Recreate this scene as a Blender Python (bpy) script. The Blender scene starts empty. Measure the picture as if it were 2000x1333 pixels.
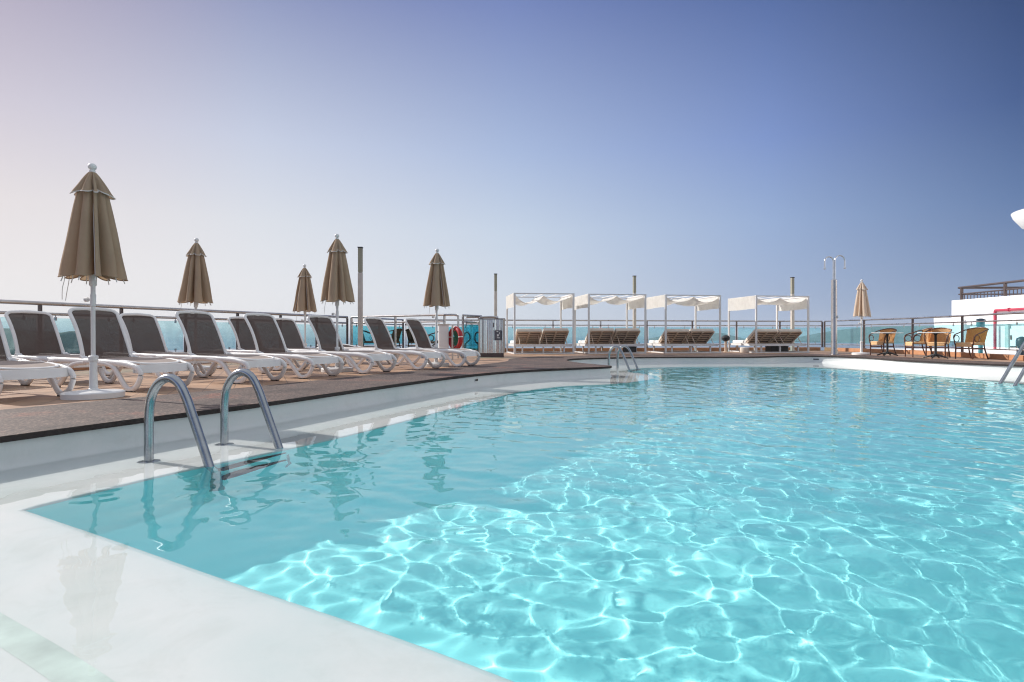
import bpy, bmesh, math, random
import numpy as np
from mathutils import Vector, Matrix

R = math.radians
sc = bpy.context.scene
col = sc.collection

# ------------------------------------------------------------------ camera
F = 1150.0; HZ = 654.0; EYE = 0.68           # focal length in photo pixels, horizon row, eye height above the deck
cd = bpy.data.cameras.new("camera")
cam = bpy.data.objects.new("camera", cd); col.objects.link(cam)
cam.location = (0, 0, EYE); cam.rotation_euler = (R(90), 0, 0)
cd.sensor_width = 36.0; cd.lens = F / 2000.0 * 36.0
cd.shift_y = -(666.5 - HZ) / 2000.0
cd.clip_start = 0.05; cd.clip_end = 60000
cd.dof.use_dof = True; cd.dof.focus_distance = 9.0; cd.dof.aperture_fstop = 6.3
sc.camera = cam

# ------------------------------------------------------------------ light
SUN_EL = R(31.0)
SUN_DIR = Vector((-0.905, 0.425, 0)).normalized()      # horizontal direction towards the sun
w = bpy.data.worlds.new("World"); sc.world = w; w.use_nodes = True
nt = w.node_tree; nt.nodes.clear()
sky = nt.nodes.new("ShaderNodeTexSky"); sky.sky_type = 'NISHITA'; sky.sun_disc = False
sky.sun_elevation = SUN_EL
sky.sun_rotation = math.atan2(SUN_DIR.x, SUN_DIR.y)
sky.air_density = 1.0; sky.dust_density = 1.5; sky.ozone_density = 2.0; sky.altitude = 50
EXPO = 0.42
def lin(c):
    return tuple(((v / 255) / 12.92 if v / 255 <= 0.04045 else ((v / 255 + 0.055) / 1.055) ** 2.4) / 2 ** EXPO for v in c)
def wn(t): return nt.nodes.new(t)
L_ = nt.links.new
scl = wn("ShaderNodeVectorMath"); scl.operation = 'SCALE'; scl.inputs["Scale"].default_value = 0.09; L_(sky.outputs[0], scl.inputs[0])
tcw = wn("ShaderNodeTexCoord")
flat = wn("ShaderNodeVectorMath"); flat.operation = 'MULTIPLY'; flat.inputs[1].default_value = (1, 1, 0); L_(tcw.outputs["Generated"], flat.inputs[0])
nrm = wn("ShaderNodeVectorMath"); nrm.operation = 'NORMALIZE'; L_(flat.outputs[0], nrm.inputs[0])
dt = wn("ShaderNodeVectorMath"); dt.operation = 'DOT_PRODUCT'; dt.inputs[1].default_value = SUN_DIR; L_(nrm.outputs[0], dt.inputs[0])
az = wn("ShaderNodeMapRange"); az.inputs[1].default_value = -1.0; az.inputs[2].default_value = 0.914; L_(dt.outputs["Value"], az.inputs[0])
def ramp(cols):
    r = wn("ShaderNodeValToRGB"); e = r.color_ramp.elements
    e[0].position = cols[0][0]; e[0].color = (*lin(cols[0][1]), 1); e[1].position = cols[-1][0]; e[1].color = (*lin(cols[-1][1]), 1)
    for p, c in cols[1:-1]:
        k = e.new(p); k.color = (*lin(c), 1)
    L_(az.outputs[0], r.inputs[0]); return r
# hazy air: bright and warm towards the sun, blue farther round, in four heights
h0 = ramp([(0, (222, 226, 232)), (0.381, (132, 154, 188)), (0.538, (165, 182, 210)), (0.745, (214, 222, 232)), (0.915, (238, 238, 240)), (1.0, (244, 241, 240))])  # first stop of each ramp: unseen sky behind the camera, brightened as added fill
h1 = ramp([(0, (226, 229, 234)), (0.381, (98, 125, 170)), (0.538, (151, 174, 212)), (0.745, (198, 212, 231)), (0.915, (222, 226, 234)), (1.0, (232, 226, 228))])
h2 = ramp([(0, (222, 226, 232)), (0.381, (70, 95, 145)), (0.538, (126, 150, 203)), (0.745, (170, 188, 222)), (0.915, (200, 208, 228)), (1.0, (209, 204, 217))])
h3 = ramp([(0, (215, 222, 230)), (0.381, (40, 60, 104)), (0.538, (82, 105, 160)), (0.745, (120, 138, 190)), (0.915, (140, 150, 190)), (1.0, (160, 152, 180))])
zen = wn('ShaderNodeMix'); zen.data_type = 'RGBA'; zen.inputs[0].default_value = 0.75; L_(scl.outputs[0], zen.inputs[6]); zen.inputs[7].default_value = (*lin((240, 244, 250)), 1)  # overhead sky above the view, lightened as added fill for shaded surfaces
sep = wn("ShaderNodeSeparateXYZ"); L_(tcw.outputs["Generated"], sep.inputs[0])
def stage(a, b, z0, z1):
    m = wn("ShaderNodeMapRange"); m.inputs[1].default_value = z0; m.inputs[2].default_value = z1; L_(sep.outputs[2], m.inputs[0])
    x = wn("ShaderNodeMix"); x.data_type = 'RGBA'; L_(m.outputs[0], x.inputs[0]); L_(a, x.inputs[6]); L_(b, x.inputs[7]); return x.outputs[2]
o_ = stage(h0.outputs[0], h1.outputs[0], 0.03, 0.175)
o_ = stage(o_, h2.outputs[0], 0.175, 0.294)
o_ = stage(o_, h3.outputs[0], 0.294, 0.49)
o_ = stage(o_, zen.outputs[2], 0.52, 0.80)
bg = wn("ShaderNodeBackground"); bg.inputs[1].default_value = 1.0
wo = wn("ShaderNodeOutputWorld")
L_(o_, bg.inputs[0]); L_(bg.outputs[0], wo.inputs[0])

sd = bpy.data.lights.new("sun", 'SUN'); sd.energy = 3.8; sd.angle = R(0.5); sd.color = (1.0, 0.95, 0.88)
so = bpy.data.objects.new("sun", sd); col.objects.link(so)
tosun = Vector((SUN_DIR.x * math.cos(SUN_EL), SUN_DIR.y * math.cos(SUN_EL), math.sin(SUN_EL)))
so.rotation_euler = tosun.to_track_quat('Z', 'Y').to_euler()
sd.cycles.is_caustics_light = True

sc.view_settings.view_transform = 'Standard'; sc.view_settings.look = 'None'
sc.view_settings.gamma = 1.0; sc.view_settings.exposure = EXPO
sc.cycles.use_denoising = True; sc.cycles.pixel_filter_type = 'BLACKMAN_HARRIS'; sc.cycles.filter_width = 1.15
sc.cycles.max_bounces = 10; sc.cycles.transmission_bounces = 8; sc.cycles.transparent_max_bounces = 16
sc.cycles.sample_clamp_indirect = 6.0

# ------------------------------------------------------------------ materials
def new_mat(name):
    m = bpy.data.materials.new(name); m.use_nodes = True
    n = m.node_tree.nodes; l = m.node_tree.links
    return m, n, l, n["Principled BSDF"]

def mat(name, c, rough=0.5, metal=0.0, var=0.0, scale=8.0, bump=0.0, bscale=80.0, spec=0.5, trans=0.0, stretch=None):
    m, n, l, b = new_mat(name)
    b.inputs["Base Color"].default_value = (*c, 1)
    b.inputs["Roughness"].default_value = rough
    b.inputs["Metallic"].default_value = metal
    b.inputs["Specular IOR Level"].default_value = spec
    tc = n.new("ShaderNodeTexCoord"); src = tc.outputs["Object"]
    if stretch:
        mp = n.new("ShaderNodeMapping"); mp.inputs["Scale"].default_value = stretch
        l.new(src, mp.inputs[0]); src = mp.outputs[0]
    if var > 0:
        t = n.new("ShaderNodeTexNoise"); t.inputs["Scale"].default_value = scale; t.inputs["Detail"].default_value = 6
        l.new(src, t.inputs["Vector"])
        r = n.new("ShaderNodeMapRange"); r.inputs[1].default_value = 0.3; r.inputs[2].default_value = 0.7
        r.inputs[3].default_value = 1 - var; r.inputs[4].default_value = 1 + var * 0.6
        l.new(t.outputs[0], r.inputs[0])
        mx = n.new("ShaderNodeVectorMath"); mx.operation = 'SCALE'; mx.inputs[0].default_value = c
        l.new(r.outputs[0], mx.inputs["Scale"]); l.new(mx.outputs[0], b.inputs["Base Color"])
        rr = n.new("ShaderNodeMapRange"); rr.inputs[3].default_value = rough * 0.8; rr.inputs[4].default_value = min(1, rough * 1.25)
        l.new(t.outputs[0], rr.inputs[0]); l.new(rr.outputs[0], b.inputs["Roughness"])
    if bump > 0:
        t2 = n.new("ShaderNodeTexNoise"); t2.inputs["Scale"].default_value = bscale; t2.inputs["Detail"].default_value = 4
        l.new(src, t2.inputs["Vector"])
        bp = n.new("ShaderNodeBump"); bp.inputs["Strength"].default_value = bump; bp.inputs["Distance"].default_value = 0.01
        l.new(t2.outputs[0], bp.inputs["Height"]); l.new(bp.outputs[0], b.inputs["Normal"])
    return m

def cloth_mat(name, c, translucent=0.3, tc_=None, weave=900.0):
    m, n, l, b = new_mat(name)
    b.inputs["Base Color"].default_value = (*c, 1); b.inputs["Roughness"].default_value = 0.9
    b.inputs["Specular IOR Level"].default_value = 0.1
    tc = n.new("ShaderNodeTexCoord")
    t = n.new("ShaderNodeTexNoise"); t.inputs["Scale"].default_value = 6; t.inputs["Detail"].default_value = 8
    l.new(tc.outputs["Object"], t.inputs["Vector"])
    r = n.new("ShaderNodeMapRange"); r.inputs[3].default_value = 0.84; r.inputs[4].default_value = 1.12
    l.new(t.outputs[0], r.inputs[0])
    mx = n.new("ShaderNodeVectorMath"); mx.operation = 'SCALE'; mx.inputs[0].default_value = c
    l.new(r.outputs[0], mx.inputs["Scale"]); l.new(mx.outputs[0], b.inputs["Base Color"])
    t2 = n.new("ShaderNodeTexNoise"); t2.inputs["Scale"].default_value = 25; t2.inputs["Detail"].default_value = 5
    l.new(tc.outputs["Object"], t2.inputs["Vector"])
    bp = n.new("ShaderNodeBump"); bp.inputs["Strength"].default_value = 0.25; bp.inputs["Distance"].default_value = 0.02
    l.new(t2.outputs[0], bp.inputs["Height"]); l.new(bp.outputs[0], b.inputs["Normal"])
    tr = n.new("ShaderNodeBsdfTranslucent"); tr.inputs[0].default_value = (*(tc_ or c), 1)
    ms = n.new("ShaderNodeMixShader"); ms.inputs[0].default_value = translucent
    out = n["Material Output"]
    l.new(b.outputs[0], ms.inputs[1]); l.new(tr.outputs[0], ms.inputs[2]); l.new(ms.outputs[0], out.inputs[0])
    return m

def mesh_fabric(name, c, open_=0.12, translucent=0.15):
    m = cloth_mat(name, c, translucent)
    n = m.node_tree.nodes; l = m.node_tree.links
    out = n["Material Output"]; src = out.inputs[0].links[0].from_socket
    tr = n.new("ShaderNodeBsdfTransparent"); ms = n.new("ShaderNodeMixShader"); ms.inputs[0].default_value = open_
    l.new(src, ms.inputs[1]); l.new(tr.outputs[0], ms.inputs[2]); l.new(ms.outputs[0], out.inputs[0])
    return m

def glass_mat(name, tint, dirt=0.04):
    m, n, l, b = new_mat(name)
    n.remove(b)
    tr = n.new("ShaderNodeBsdfTransparent"); tr.inputs[0].default_value = (*[v ** 0.5 for v in tint], 1)
    gl = n.new("ShaderNodeBsdfGlossy"); gl.inputs["Roughness"].default_value = 0.02
    df = n.new("ShaderNodeBsdfDiffuse"); df.inputs[0].default_value = (0.35, 0.62, 0.64, 1)
    lw = n.new("ShaderNodeLayerWeight"); lw.inputs[0].default_value = 0.5
    pw = n.new("ShaderNodeMath"); pw.operation = 'POWER'; pw.inputs[1].default_value = 4.0; l.new(lw.outputs["Facing"], pw.inputs[0])
    fr = n.new("ShaderNodeMath"); fr.operation = 'MULTIPLY_ADD'; fr.inputs[1].default_value = 0.55; fr.inputs[2].default_value = 0.03; l.new(pw.outputs[0], fr.inputs[0])
    tcx = n.new("ShaderNodeTexCoord"); t = n.new("ShaderNodeTexNoise"); t.inputs["Scale"].default_value = 2.2; t.inputs["Detail"].default_value = 6
    l.new(tcx.outputs["Object"], t.inputs["Vector"])
    r = n.new("ShaderNodeMapRange"); r.inputs[1].default_value = 0.35; r.inputs[2].default_value = 0.75
    r.inputs[3].default_value = dirt * 0.4; r.inputs[4].default_value = dirt * 2
    l.new(t.outputs[0], r.inputs[0])
    m1 = n.new("ShaderNodeMixShader"); m2 = n.new("ShaderNodeMixShader")
    l.new(r.outputs[0], m1.inputs[0]); l.new(tr.outputs[0], m1.inputs[1]); l.new(df.outputs[0], m1.inputs[2])
    l.new(fr.outputs[0], m2.inputs[0]); l.new(m1.outputs[0], m2.inputs[1]); l.new(gl.outputs[0], m2.inputs[2])
    l.new(m2.outputs[0], n["Material Output"].inputs[0])
    return m

M = {}
M['plastic'] = mat("white_plastic", (0.78, 0.76, 0.75), 0.42, var=0.06, scale=5, bump=0.05, bscale=300)
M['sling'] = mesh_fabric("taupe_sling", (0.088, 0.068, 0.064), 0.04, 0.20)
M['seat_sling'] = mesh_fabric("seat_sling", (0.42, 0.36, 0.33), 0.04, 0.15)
M['canvas'] = cloth_mat("umbrella_canvas", (0.45, 0.340, 0.245), 0.25, (0.58, 0.42, 0.27))
M['canvas_light'] = cloth_mat("pale_canvas", (0.78, 0.65, 0.53), 0.35, (0.80, 0.64, 0.48))  # paler canvas for the lone parasol on the right
M['piping'] = mat("piping", (0.62, 0.60, 0.58), 0.8)
M['pole'] = mat("white_pole", (0.72, 0.71, 0.70), 0.35, var=0.05)
M['steel'] = mat("stainless_steel", (0.62, 0.62, 0.63), 0.22, 1.0, var=0.10, scale=14, bump=0.04, bscale=120)
M['ladder'] = mat("ladder_steel", (0.36, 0.38, 0.40), 0.21, 1.0, var=0.18, scale=9, bump=0.06, bscale=60)
M['railsteel'] = mat("rail_steel", (0.50, 0.47, 0.46), 0.28, 1.0, var=0.12, scale=6)
M['post'] = mat("post_steel", (0.13, 0.10, 0.095), 0.4, 0.7, var=0.12)
M['glass'] = glass_mat("tinted_glass", (0.54, 0.84, 0.90), 0.05)
M['glass_clear'] = glass_mat("pale_glass", (0.66, 0.91, 0.95), 0.07)
M['glass_teal'] = glass_mat("teal_glass", (0.22, 0.70, 0.80), 0.06)
M['bedmetal'] = mat("bed_metal", (0.70, 0.68, 0.67), 0.4, var=0.05)
M['bedcloth'] = cloth_mat("bed_cloth", (0.93, 0.925, 0.91), 0.20, (0.80, 0.70, 0.56))
M['cushion'] = cloth_mat("cushion_cloth", (0.70, 0.62, 0.54), 0.0)
M['slat'] = mat("taupe_slat", (0.62, 0.48, 0.37), 0.55, var=0.15, scale=20, stretch=(1, 8, 8))
M['darkpanel'] = mat('dark_gap_sheet', (0.055, 0.032, 0.020), 0.7, var=0.2)
M['wicker'] = mat("wicker", (0.78, 0.49, 0.25), 0.7, var=0.30, scale=60, bump=0.5, bscale=140)
M['cane'] = mat("dark_cane", (0.11, 0.040, 0.024), 0.4, var=0.2, scale=12)
M['iron'] = mat("cast_iron", (0.015, 0.015, 0.017), 0.5, var=0.1)
M['tabletop'] = mat("table_top", (0.72, 0.72, 0.72), 0.3, var=0.06, scale=20)
M['lamp'] = mat("lamp_diffuser", (0.34, 0.32, 0.24), 0.5, var=0.1, scale=30)
M['column'] = mat("column_steel", (0.58, 0.53, 0.47), 0.45, 0.25, var=0.12, scale=8)
M['red'] = mat("buoy_red", (0.38, 0.014, 0.02), 0.45, var=0.12)
M['buoywhite'] = mat("buoy_white", (0.75, 0.72, 0.7), 0.5)
M['green'] = mat("green_net", (0.05, 0.20, 0.12), 0.8, var=0.4, scale=50)
M['paint'] = mat("white_render", (0.80, 0.79, 0.78), 0.8, var=0.05, scale=2, bump=0.2, bscale=60)
M['palecyan'] = mat("pale_cyan_wall", (0.80, 0.83, 0.82), 0.7, var=0.05, scale=2)
M['redpipe'] = mat("red_pipe", (0.45, 0.04, 0.08), 0.5, var=0.1)
M['tealpaint'] = mat("teal_paint", (0.05, 0.26, 0.30), 0.5, var=0.1)
M['doorgrey'] = mat("door_grey", (0.42, 0.52, 0.50), 0.5, var=0.05)
M['rubber'] = mat("black_plastic", (0.02, 0.02, 0.022), 0.5, var=0.1)
M['navy'] = mat("dark_blue_paint", (0.012, 0.035, 0.06), 0.4, var=0.1)
M['darkwicker'] = mat("dark_wicker", (0.10, 0.085, 0.06), 0.7, var=0.3, scale=60, bump=0.4, bscale=120)
M['sign'] = mat("sign_plate", (0.10, 0.10, 0.12), 0.4)
M['signwhite'] = mat("sign_white", (0.7, 0.7, 0.7), 0.5)
M['rope'] = mat("rope", (0.6, 0.56, 0.5), 0.8)

# pool and ground materials
def pool_white(name, c=(0.80, 0.81, 0.80), green=0.06, stains=False):
    m, n, l, b = new_mat(name)
    g = n.new("ShaderNodeNewGeometry")
    t = n.new("ShaderNodeTexNoise"); t.inputs["Scale"].default_value = 0.9; t.inputs["Detail"].default_value = 9; t.inputs["Roughness"].default_value = 0.65
    l.new(g.outputs["Position"], t.inputs["Vector"])
    cr = n.new("ShaderNodeValToRGB")
    cr.color_ramp.elements[0].position = 0.32; cr.color_ramp.elements[0].color = (c[0] * (1 - 2 * green), c[1] * (1 - green), c[2] * (1 - green), 1)
    cr.color_ramp.elements[1].position = 0.62; cr.color_ramp.elements[1].color = (*c, 1)
    l.new(t.outputs[0], cr.inputs[0]); l.new(cr.outputs[0], b.inputs["Base Color"])
    if stains:                     # grey scuffs and faint scale marks with edges of their own
        ts = n.new("ShaderNodeTexNoise"); ts.inputs["Scale"].default_value = 3.2; ts.inputs["Detail"].default_value = 12; ts.inputs["Roughness"].default_value = 0.72; ts.inputs["Distortion"].default_value = 0.8
        l.new(g.outputs["Position"], ts.inputs["Vector"])
        cs = n.new("ShaderNodeValToRGB"); cs.color_ramp.elements[0].position = 0.50; cs.color_ramp.elements[0].color = (1, 1, 1, 1)
        cs.color_ramp.elements[1].position = 0.66; cs.color_ramp.elements[1].color = (0.935, 0.94, 0.93, 1)
        l.new(ts.outputs[0], cs.inputs[0])
        mm = n.new("ShaderNodeMix"); mm.data_type = 'RGBA'; mm.blend_type = 'MULTIPLY'; mm.inputs[0].default_value = 1
        l.new(cr.outputs[0], mm.inputs[6]); l.new(cs.outputs[0], mm.inputs[7]); l.new(mm.outputs[2], b.inputs["Base Color"])
    b.inputs["Roughness"].default_value = 0.55
    t2 = n.new("ShaderNodeTexNoise"); t2.inputs["Scale"].default_value = 45; t2.inputs["Detail"].default_value = 5
    l.new(g.outputs["Position"], t2.inputs["Vector"])
    bp = n.new("ShaderNodeBump"); bp.inputs["Strength"].default_value = 0.15; bp.inputs["Distance"].default_value = 0.004
    l.new(t2.outputs[0], bp.inputs["Height"]); l.new(bp.outputs[0], b.inputs["Normal"])
    return m
M['poolwhite'] = pool_white("pool_white", (0.69, 0.70, 0.695), 0.07, True)
M['basin'] = pool_white("basin_aqua", (0.35, 0.90, 0.92), 0.03)

def coping_mat():
    m, n, l, b = new_mat("coping_aggregate")
    g = n.new("ShaderNodeNewGeometry")
    v = n.new("ShaderNodeTexNoise"); v.inputs["Scale"].default_value = 38; v.inputs["Detail"].default_value = 5; v.inputs["Roughness"].default_value = 0.8
    l.new(g.outputs["Position"], v.inputs["Vector"])
    cr = n.new("ShaderNodeValToRGB"); e = cr.color_ramp.elements
    e[0].position = 0.38; e[0].color = (0.028, 0.020, 0.018, 1)
    e[1].position = 0.64; e[1].color = (0.26, 0.18, 0.148, 1)
    k = e.new(0.5); k.color = (0.095, 0.064, 0.052, 1)
    l.new(v.outputs[0], cr.inputs[0])
    t = n.new("ShaderNodeTexNoise"); t.inputs["Scale"].default_value = 1.3; t.inputs["Detail"].default_value = 7; t.inputs["Roughness"].default_value = 0.7
    l.new(g.outputs["Position"], t.inputs["Vector"])
    cr2 = n.new("ShaderNodeValToRGB"); e2 = cr2.color_ramp.elements
    e2[0].position = 0.38; e2[0].color = (0.55, 0.53, 0.53, 1); e2[1].position = 0.68; e2[1].color = (1.55, 0.92, 0.75, 1)
    k = e2.new(0.55); k.color = (1, 1, 1, 1)
    l.new(t.outputs[0], cr2.inputs[0])
    mx = n.new("ShaderNodeMix"); mx.data_type = 'RGBA'; mx.blend_type = 'MULTIPLY'; mx.inputs[0].default_value = 1
    l.new(cr.outputs[0], mx.inputs[6]); l.new(cr2.outputs[0], mx.inputs[7]); l.new(mx.outputs[2], b.inputs["Base Color"])
    b.inputs["Roughness"].default_value = 0.75
    bp = n.new("ShaderNodeBump"); bp.inputs["Strength"].default_value = 0.5; bp.inputs["Distance"].default_value = 0.006
    l.new(v.outputs[0], bp.inputs["Height"]); l.new(bp.outputs[0], b.inputs["Normal"])
    return m
M['coping'] = coping_mat()
M['copingedge'] = mat("coping_edge", (0.035, 0.026, 0.024), 0.8, var=0.3, scale=40, bump=0.5, bscale=60)

def tile_mat():
    m, n, l, b = new_mat("terracotta_tiles")
    g = n.new("ShaderNodeNewGeometry")
    mp = n.new("ShaderNodeMapping"); mp.inputs["Rotation"].default_value = (0, 0, R(-23))
    l.new(g.outputs["Position"], mp.inputs[0])
    br = n.new("ShaderNodeTexBrick"); br.inputs["Scale"].default_value = 1.0
    br.inputs["Brick Width"].default_value = 0.33; br.inputs["Row Height"].default_value = 0.33
    br.inputs["Mortar Size"].default_value = 0.006; br.offset = 0.0
    br.inputs["Color1"].default_value = (0.37, 0.22, 0.135, 1); br.inputs["Color2"].default_value = (0.46, 0.29, 0.185, 1)
    br.inputs["Mortar"].default_value = (0.20, 0.13, 0.10, 1)
    l.new(mp.outputs[0], br.inputs["Vector"])
    t = n.new("ShaderNodeTexNoise"); t.inputs["Scale"].default_value = 2.5; t.inputs["Detail"].default_value = 8
    l.new(g.outputs["Position"], t.inputs["Vector"])
    r = n.new("ShaderNodeMapRange"); r.inputs[1].default_value = 0.3; r.inputs[2].default_value = 0.7; r.inputs[3].default_value = 0.72; r.inputs[4].default_value = 1.15
    l.new(t.outputs[0], r.inputs[0])
    mx = n.new("ShaderNodeVectorMath"); mx.operation = 'SCALE'
    l.new(br.outputs[0], mx.inputs[0]); l.new(r.outputs[0], mx.inputs["Scale"]); l.new(mx.outputs[0], b.inputs["Base Color"])
    b.inputs["Roughness"].default_value = 0.55
    bp = n.new("ShaderNodeBump"); bp.inputs["Strength"].default_value = 0.3; bp.inputs["Distance"].default_value = 0.004
    l.new(br.outputs["Fac"], bp.inputs["Height"]); bp.invert = True; l.new(bp.outputs[0], b.inputs["Normal"])
    return m
M['tiles'] = tile_mat()
M['kerb'] = mat("kerb_terracotta", (0.46, 0.22, 0.11), 0.6, var=0.25, scale=3)

def water_mat():
    m, n, l, b = new_mat("pool_water"); n.remove(b)
    gl = n.new("ShaderNodeBsdfGlass"); gl.inputs["IOR"].default_value = 1.333; gl.inputs["Roughness"].default_value = 0.0
    gl.inputs["Color"].default_value = (1, 1, 1, 1)
    l.new(gl.outputs[0], n["Material Output"].inputs[0])
    return m
M['water'] = water_mat()

def sea_mat():
    m, n, l, b = new_mat("sea_water")
    b.inputs["Base Color"].default_value = (0.10, 0.17, 0.24, 1); b.inputs["Roughness"].default_value = 0.35
    g = n.new("ShaderNodeNewGeometry"); t = n.new("ShaderNodeTexNoise"); t.inputs["Scale"].default_value = 0.08; t.inputs["Detail"].default_value = 8
    l.new(g.outputs["Position"], t.inputs["Vector"])
    bp = n.new("ShaderNodeBump"); bp.inputs["Strength"].default_value = 1.0; bp.inputs["Distance"].default_value = 1.2
    l.new(t.outputs[0], bp.inputs["Height"]); l.new(bp.outputs[0], b.inputs["Normal"])
    return m
M['sea'] = sea_mat()
M['hill'] = mat("hill_rock", (0.085, 0.095, 0.085), 0.95, var=0.4, scale=0.02)
M['haze'] = None

# ------------------------------------------------------------------ mesh helpers
def link(name, bm, m, parent=None, smooth=True, ang=40):
    me = bpy.data.meshes.new(name)
    bmesh.ops.recalc_face_normals(bm, faces=bm.faces[:])
    bm.to_mesh(me); bm.free()
    o = bpy.data.objects.new(name, me); col.objects.link(o)
    ms = m if isinstance(m, (list, tuple)) else [m]
    for k in ms: me.materials.append(k)
    if smooth:
        for p in me.polygons: p.use_smooth = True
        try: me.set_sharp_from_angle(angle=R(ang))
        except Exception: pass
    if parent: o.parent = parent
    return o

def tag(o, label=None, cat=None, group=None, kind=None):
    if label: o['label'] = label
    if cat: o['category'] = cat
    if group: o['group'] = group
    if kind: o['kind'] = kind
    return o

def thing(name, label, cat, loc=(0, 0, 0), rz=0.0, group=None):
    o = bpy.data.objects.new(name, None); col.objects.link(o)
    o.empty_display_size = 0.1
    o.location = loc; o.rotation_euler = (0, 0, rz)
    return tag(o, label, cat, group)

def dup(root, loc, rz, label, group=None):
    r = root.copy(); col.objects.link(r); r.location = loc; r.rotation_euler = (0, 0, rz); r['label'] = label
    if group: r['group'] = group
    for ch in list(root.children):
        c = ch.copy(); col.objects.link(c); c.parent = r
        for g in list(ch.children):
            d = g.copy(); col.objects.link(d); d.parent = c
    return r

def box(bm, c, s, mat4=None, bev=0.0):
    r = bmesh.ops.create_cube(bm, size=1.0)
    vs = r['verts']
    for v in vs:
        v.co = Vector((v.co.x * s[0] + c[0], v.co.y * s[1] + c[1], v.co.z * s[2] + c[2]))
    if bev > 0:
        es = list({e for v in vs for e in v.link_edges})
        rr = bmesh.ops.bevel(bm, geom=es, offset=bev, segments=2, affect='EDGES', profile=0.5)
        vs = list({v for f in rr['faces'] for v in f.verts} | {v for v in vs if v.is_valid})
    if mat4 is not None:
        bmesh.ops.transform(bm, matrix=mat4, verts=[v for v in vs if v.is_valid])
    return vs

def bar(bm, a, b, wd, ht, up=Vector((0, 0, 1)), bev=0.0):
    a = Vector(a); b = Vector(b); d = b - a; L = d.length; x = d.normalized()
    y = up.cross(x)
    if y.length < 1e-4: y = Vector((0, 1, 0)).cross(x)
    y.normalize(); z = x.cross(y)
    mt = Matrix(((x.x, y.x, z.x, (a.x + b.x) / 2), (x.y, y.y, z.y, (a.y + b.y) / 2), (x.z, y.z, z.z, (a.z + b.z) / 2), (0, 0, 0, 1)))
    box(bm, (0, 0, 0), (L, wd, ht), mt, bev)

def tube(bm, pts, r, n=10, r2=None, closed=False, cap=True, up=None):
    """sweep a circle (or ellipse r x r2) along pts; r may be a list"""
    pts = [Vector(p) for p in pts]; N = len(pts); rings = []
    prev = None
    for i, p in enumerate(pts):
        if closed: t = pts[(i + 1) % N] - pts[i - 1]
        else: t = pts[min(i + 1, N - 1)] - pts[max(i - 1, 0)]
        t.normalize()
        if prev is None:
            u = Vector(up) if up else (Vector((0, 0, 1)) if abs(t.z) < 0.9 else Vector((1, 0, 0)))
        else: u = prev
        u = (u - t * u.dot(t))
        if u.length < 1e-5: u = Vector((1, 0, 0)) - t * t.x
        u.normalize()
        if up:
            uu = Vector(up); uu = uu - t * uu.dot(t)
            if uu.length > 1e-4: u = uu.normalized()
        prev = u; v = t.cross(u)
        ra = r[i] if isinstance(r, (list, tuple)) else r
        rb = (r2[i] if isinstance(r2, (list, tuple)) else r2) if r2 else ra
        rings.append([bm.verts.new(p + u * (ra * math.cos(2 * math.pi * k / n)) + v * (rb * math.sin(2 * math.pi * k / n))) for k in range(n)])
    M_ = N if closed else N - 1
    for i in range(M_):
        a = rings[i]; b = rings[(i + 1) % N]
        for k in range(n):
            bm.faces.new((a[k], a[(k + 1) % n], b[(k + 1) % n], b[k]))
    if cap and not closed:
        bm.faces.new(rings[0][::-1]); bm.faces.new(rings[-1])

def lathe(bm, prof, n=24, c=(0, 0, 0), cap=True):
    rings = []
    for (r, z) in prof:
        rings.append([bm.verts.new((c[0] + r * math.cos(2 * math.pi * k / n), c[1] + r * math.sin(2 * math.pi * k / n), c[2] + z)) for k in range(n)])
    for i in range(len(rings) - 1):
        a, b = rings[i], rings[i + 1]
        for k in range(n): bm.faces.new((a[k], a[(k + 1) % n], b[(k + 1) % n], b[k]))
    if cap:
        bm.faces.new(rings[0][::-1]); bm.faces.new(rings[-1])

def catmull(P, sub=8, closed=False):
    P = [Vector((*p, 0)) if len(p) == 2 else Vector(p) for p in P]; N = len(P); out = []
    rng = range(N if closed else N - 1)
    for i in rng:
        if closed: p0, p1, p2, p3 = P[i - 1], P[i], P[(i + 1) % N], P[(i + 2) % N]
        else: p0, p1, p2, p3 = P[max(i - 1, 0)], P[i], P[i + 1], P[min(i + 2, N - 1)]
        for k in range(sub):
            t = k / sub
            out.append(0.5 * ((2 * p1) + (p2 - p0) * t + (2 * p0 - 5 * p1 + 4 * p2 - p3) * t * t + (3 * p1 - p0 - 3 * p2 + p3) * t ** 3))
    if not closed: out.append(P[-1].copy())
    return out

def grid_surf(bm, f, nu, nv):
    vs = [[bm.verts.new(f(i / nu, j / nv)) for j in range(nv + 1)] for i in range(nu + 1)]
    for i in range(nu):
        for j in range(nv):
            bm.faces.new((vs[i][j], vs[i + 1][j], vs[i + 1][j + 1], vs[i][j + 1]))
    return vs

def fill_loops(bm, loops, z):
    es = []
    for lp in loops:
        vs = [bm.verts.new((p[0], p[1], z)) for p in lp]
        for i in range(len(vs)): es.append(bm.edges.new((vs[i], vs[(i + 1) % len(vs)])))
    bmesh.ops.triangle_fill(bm, use_beauty=True, edges=es, normal=(0, 0, 1))

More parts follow.
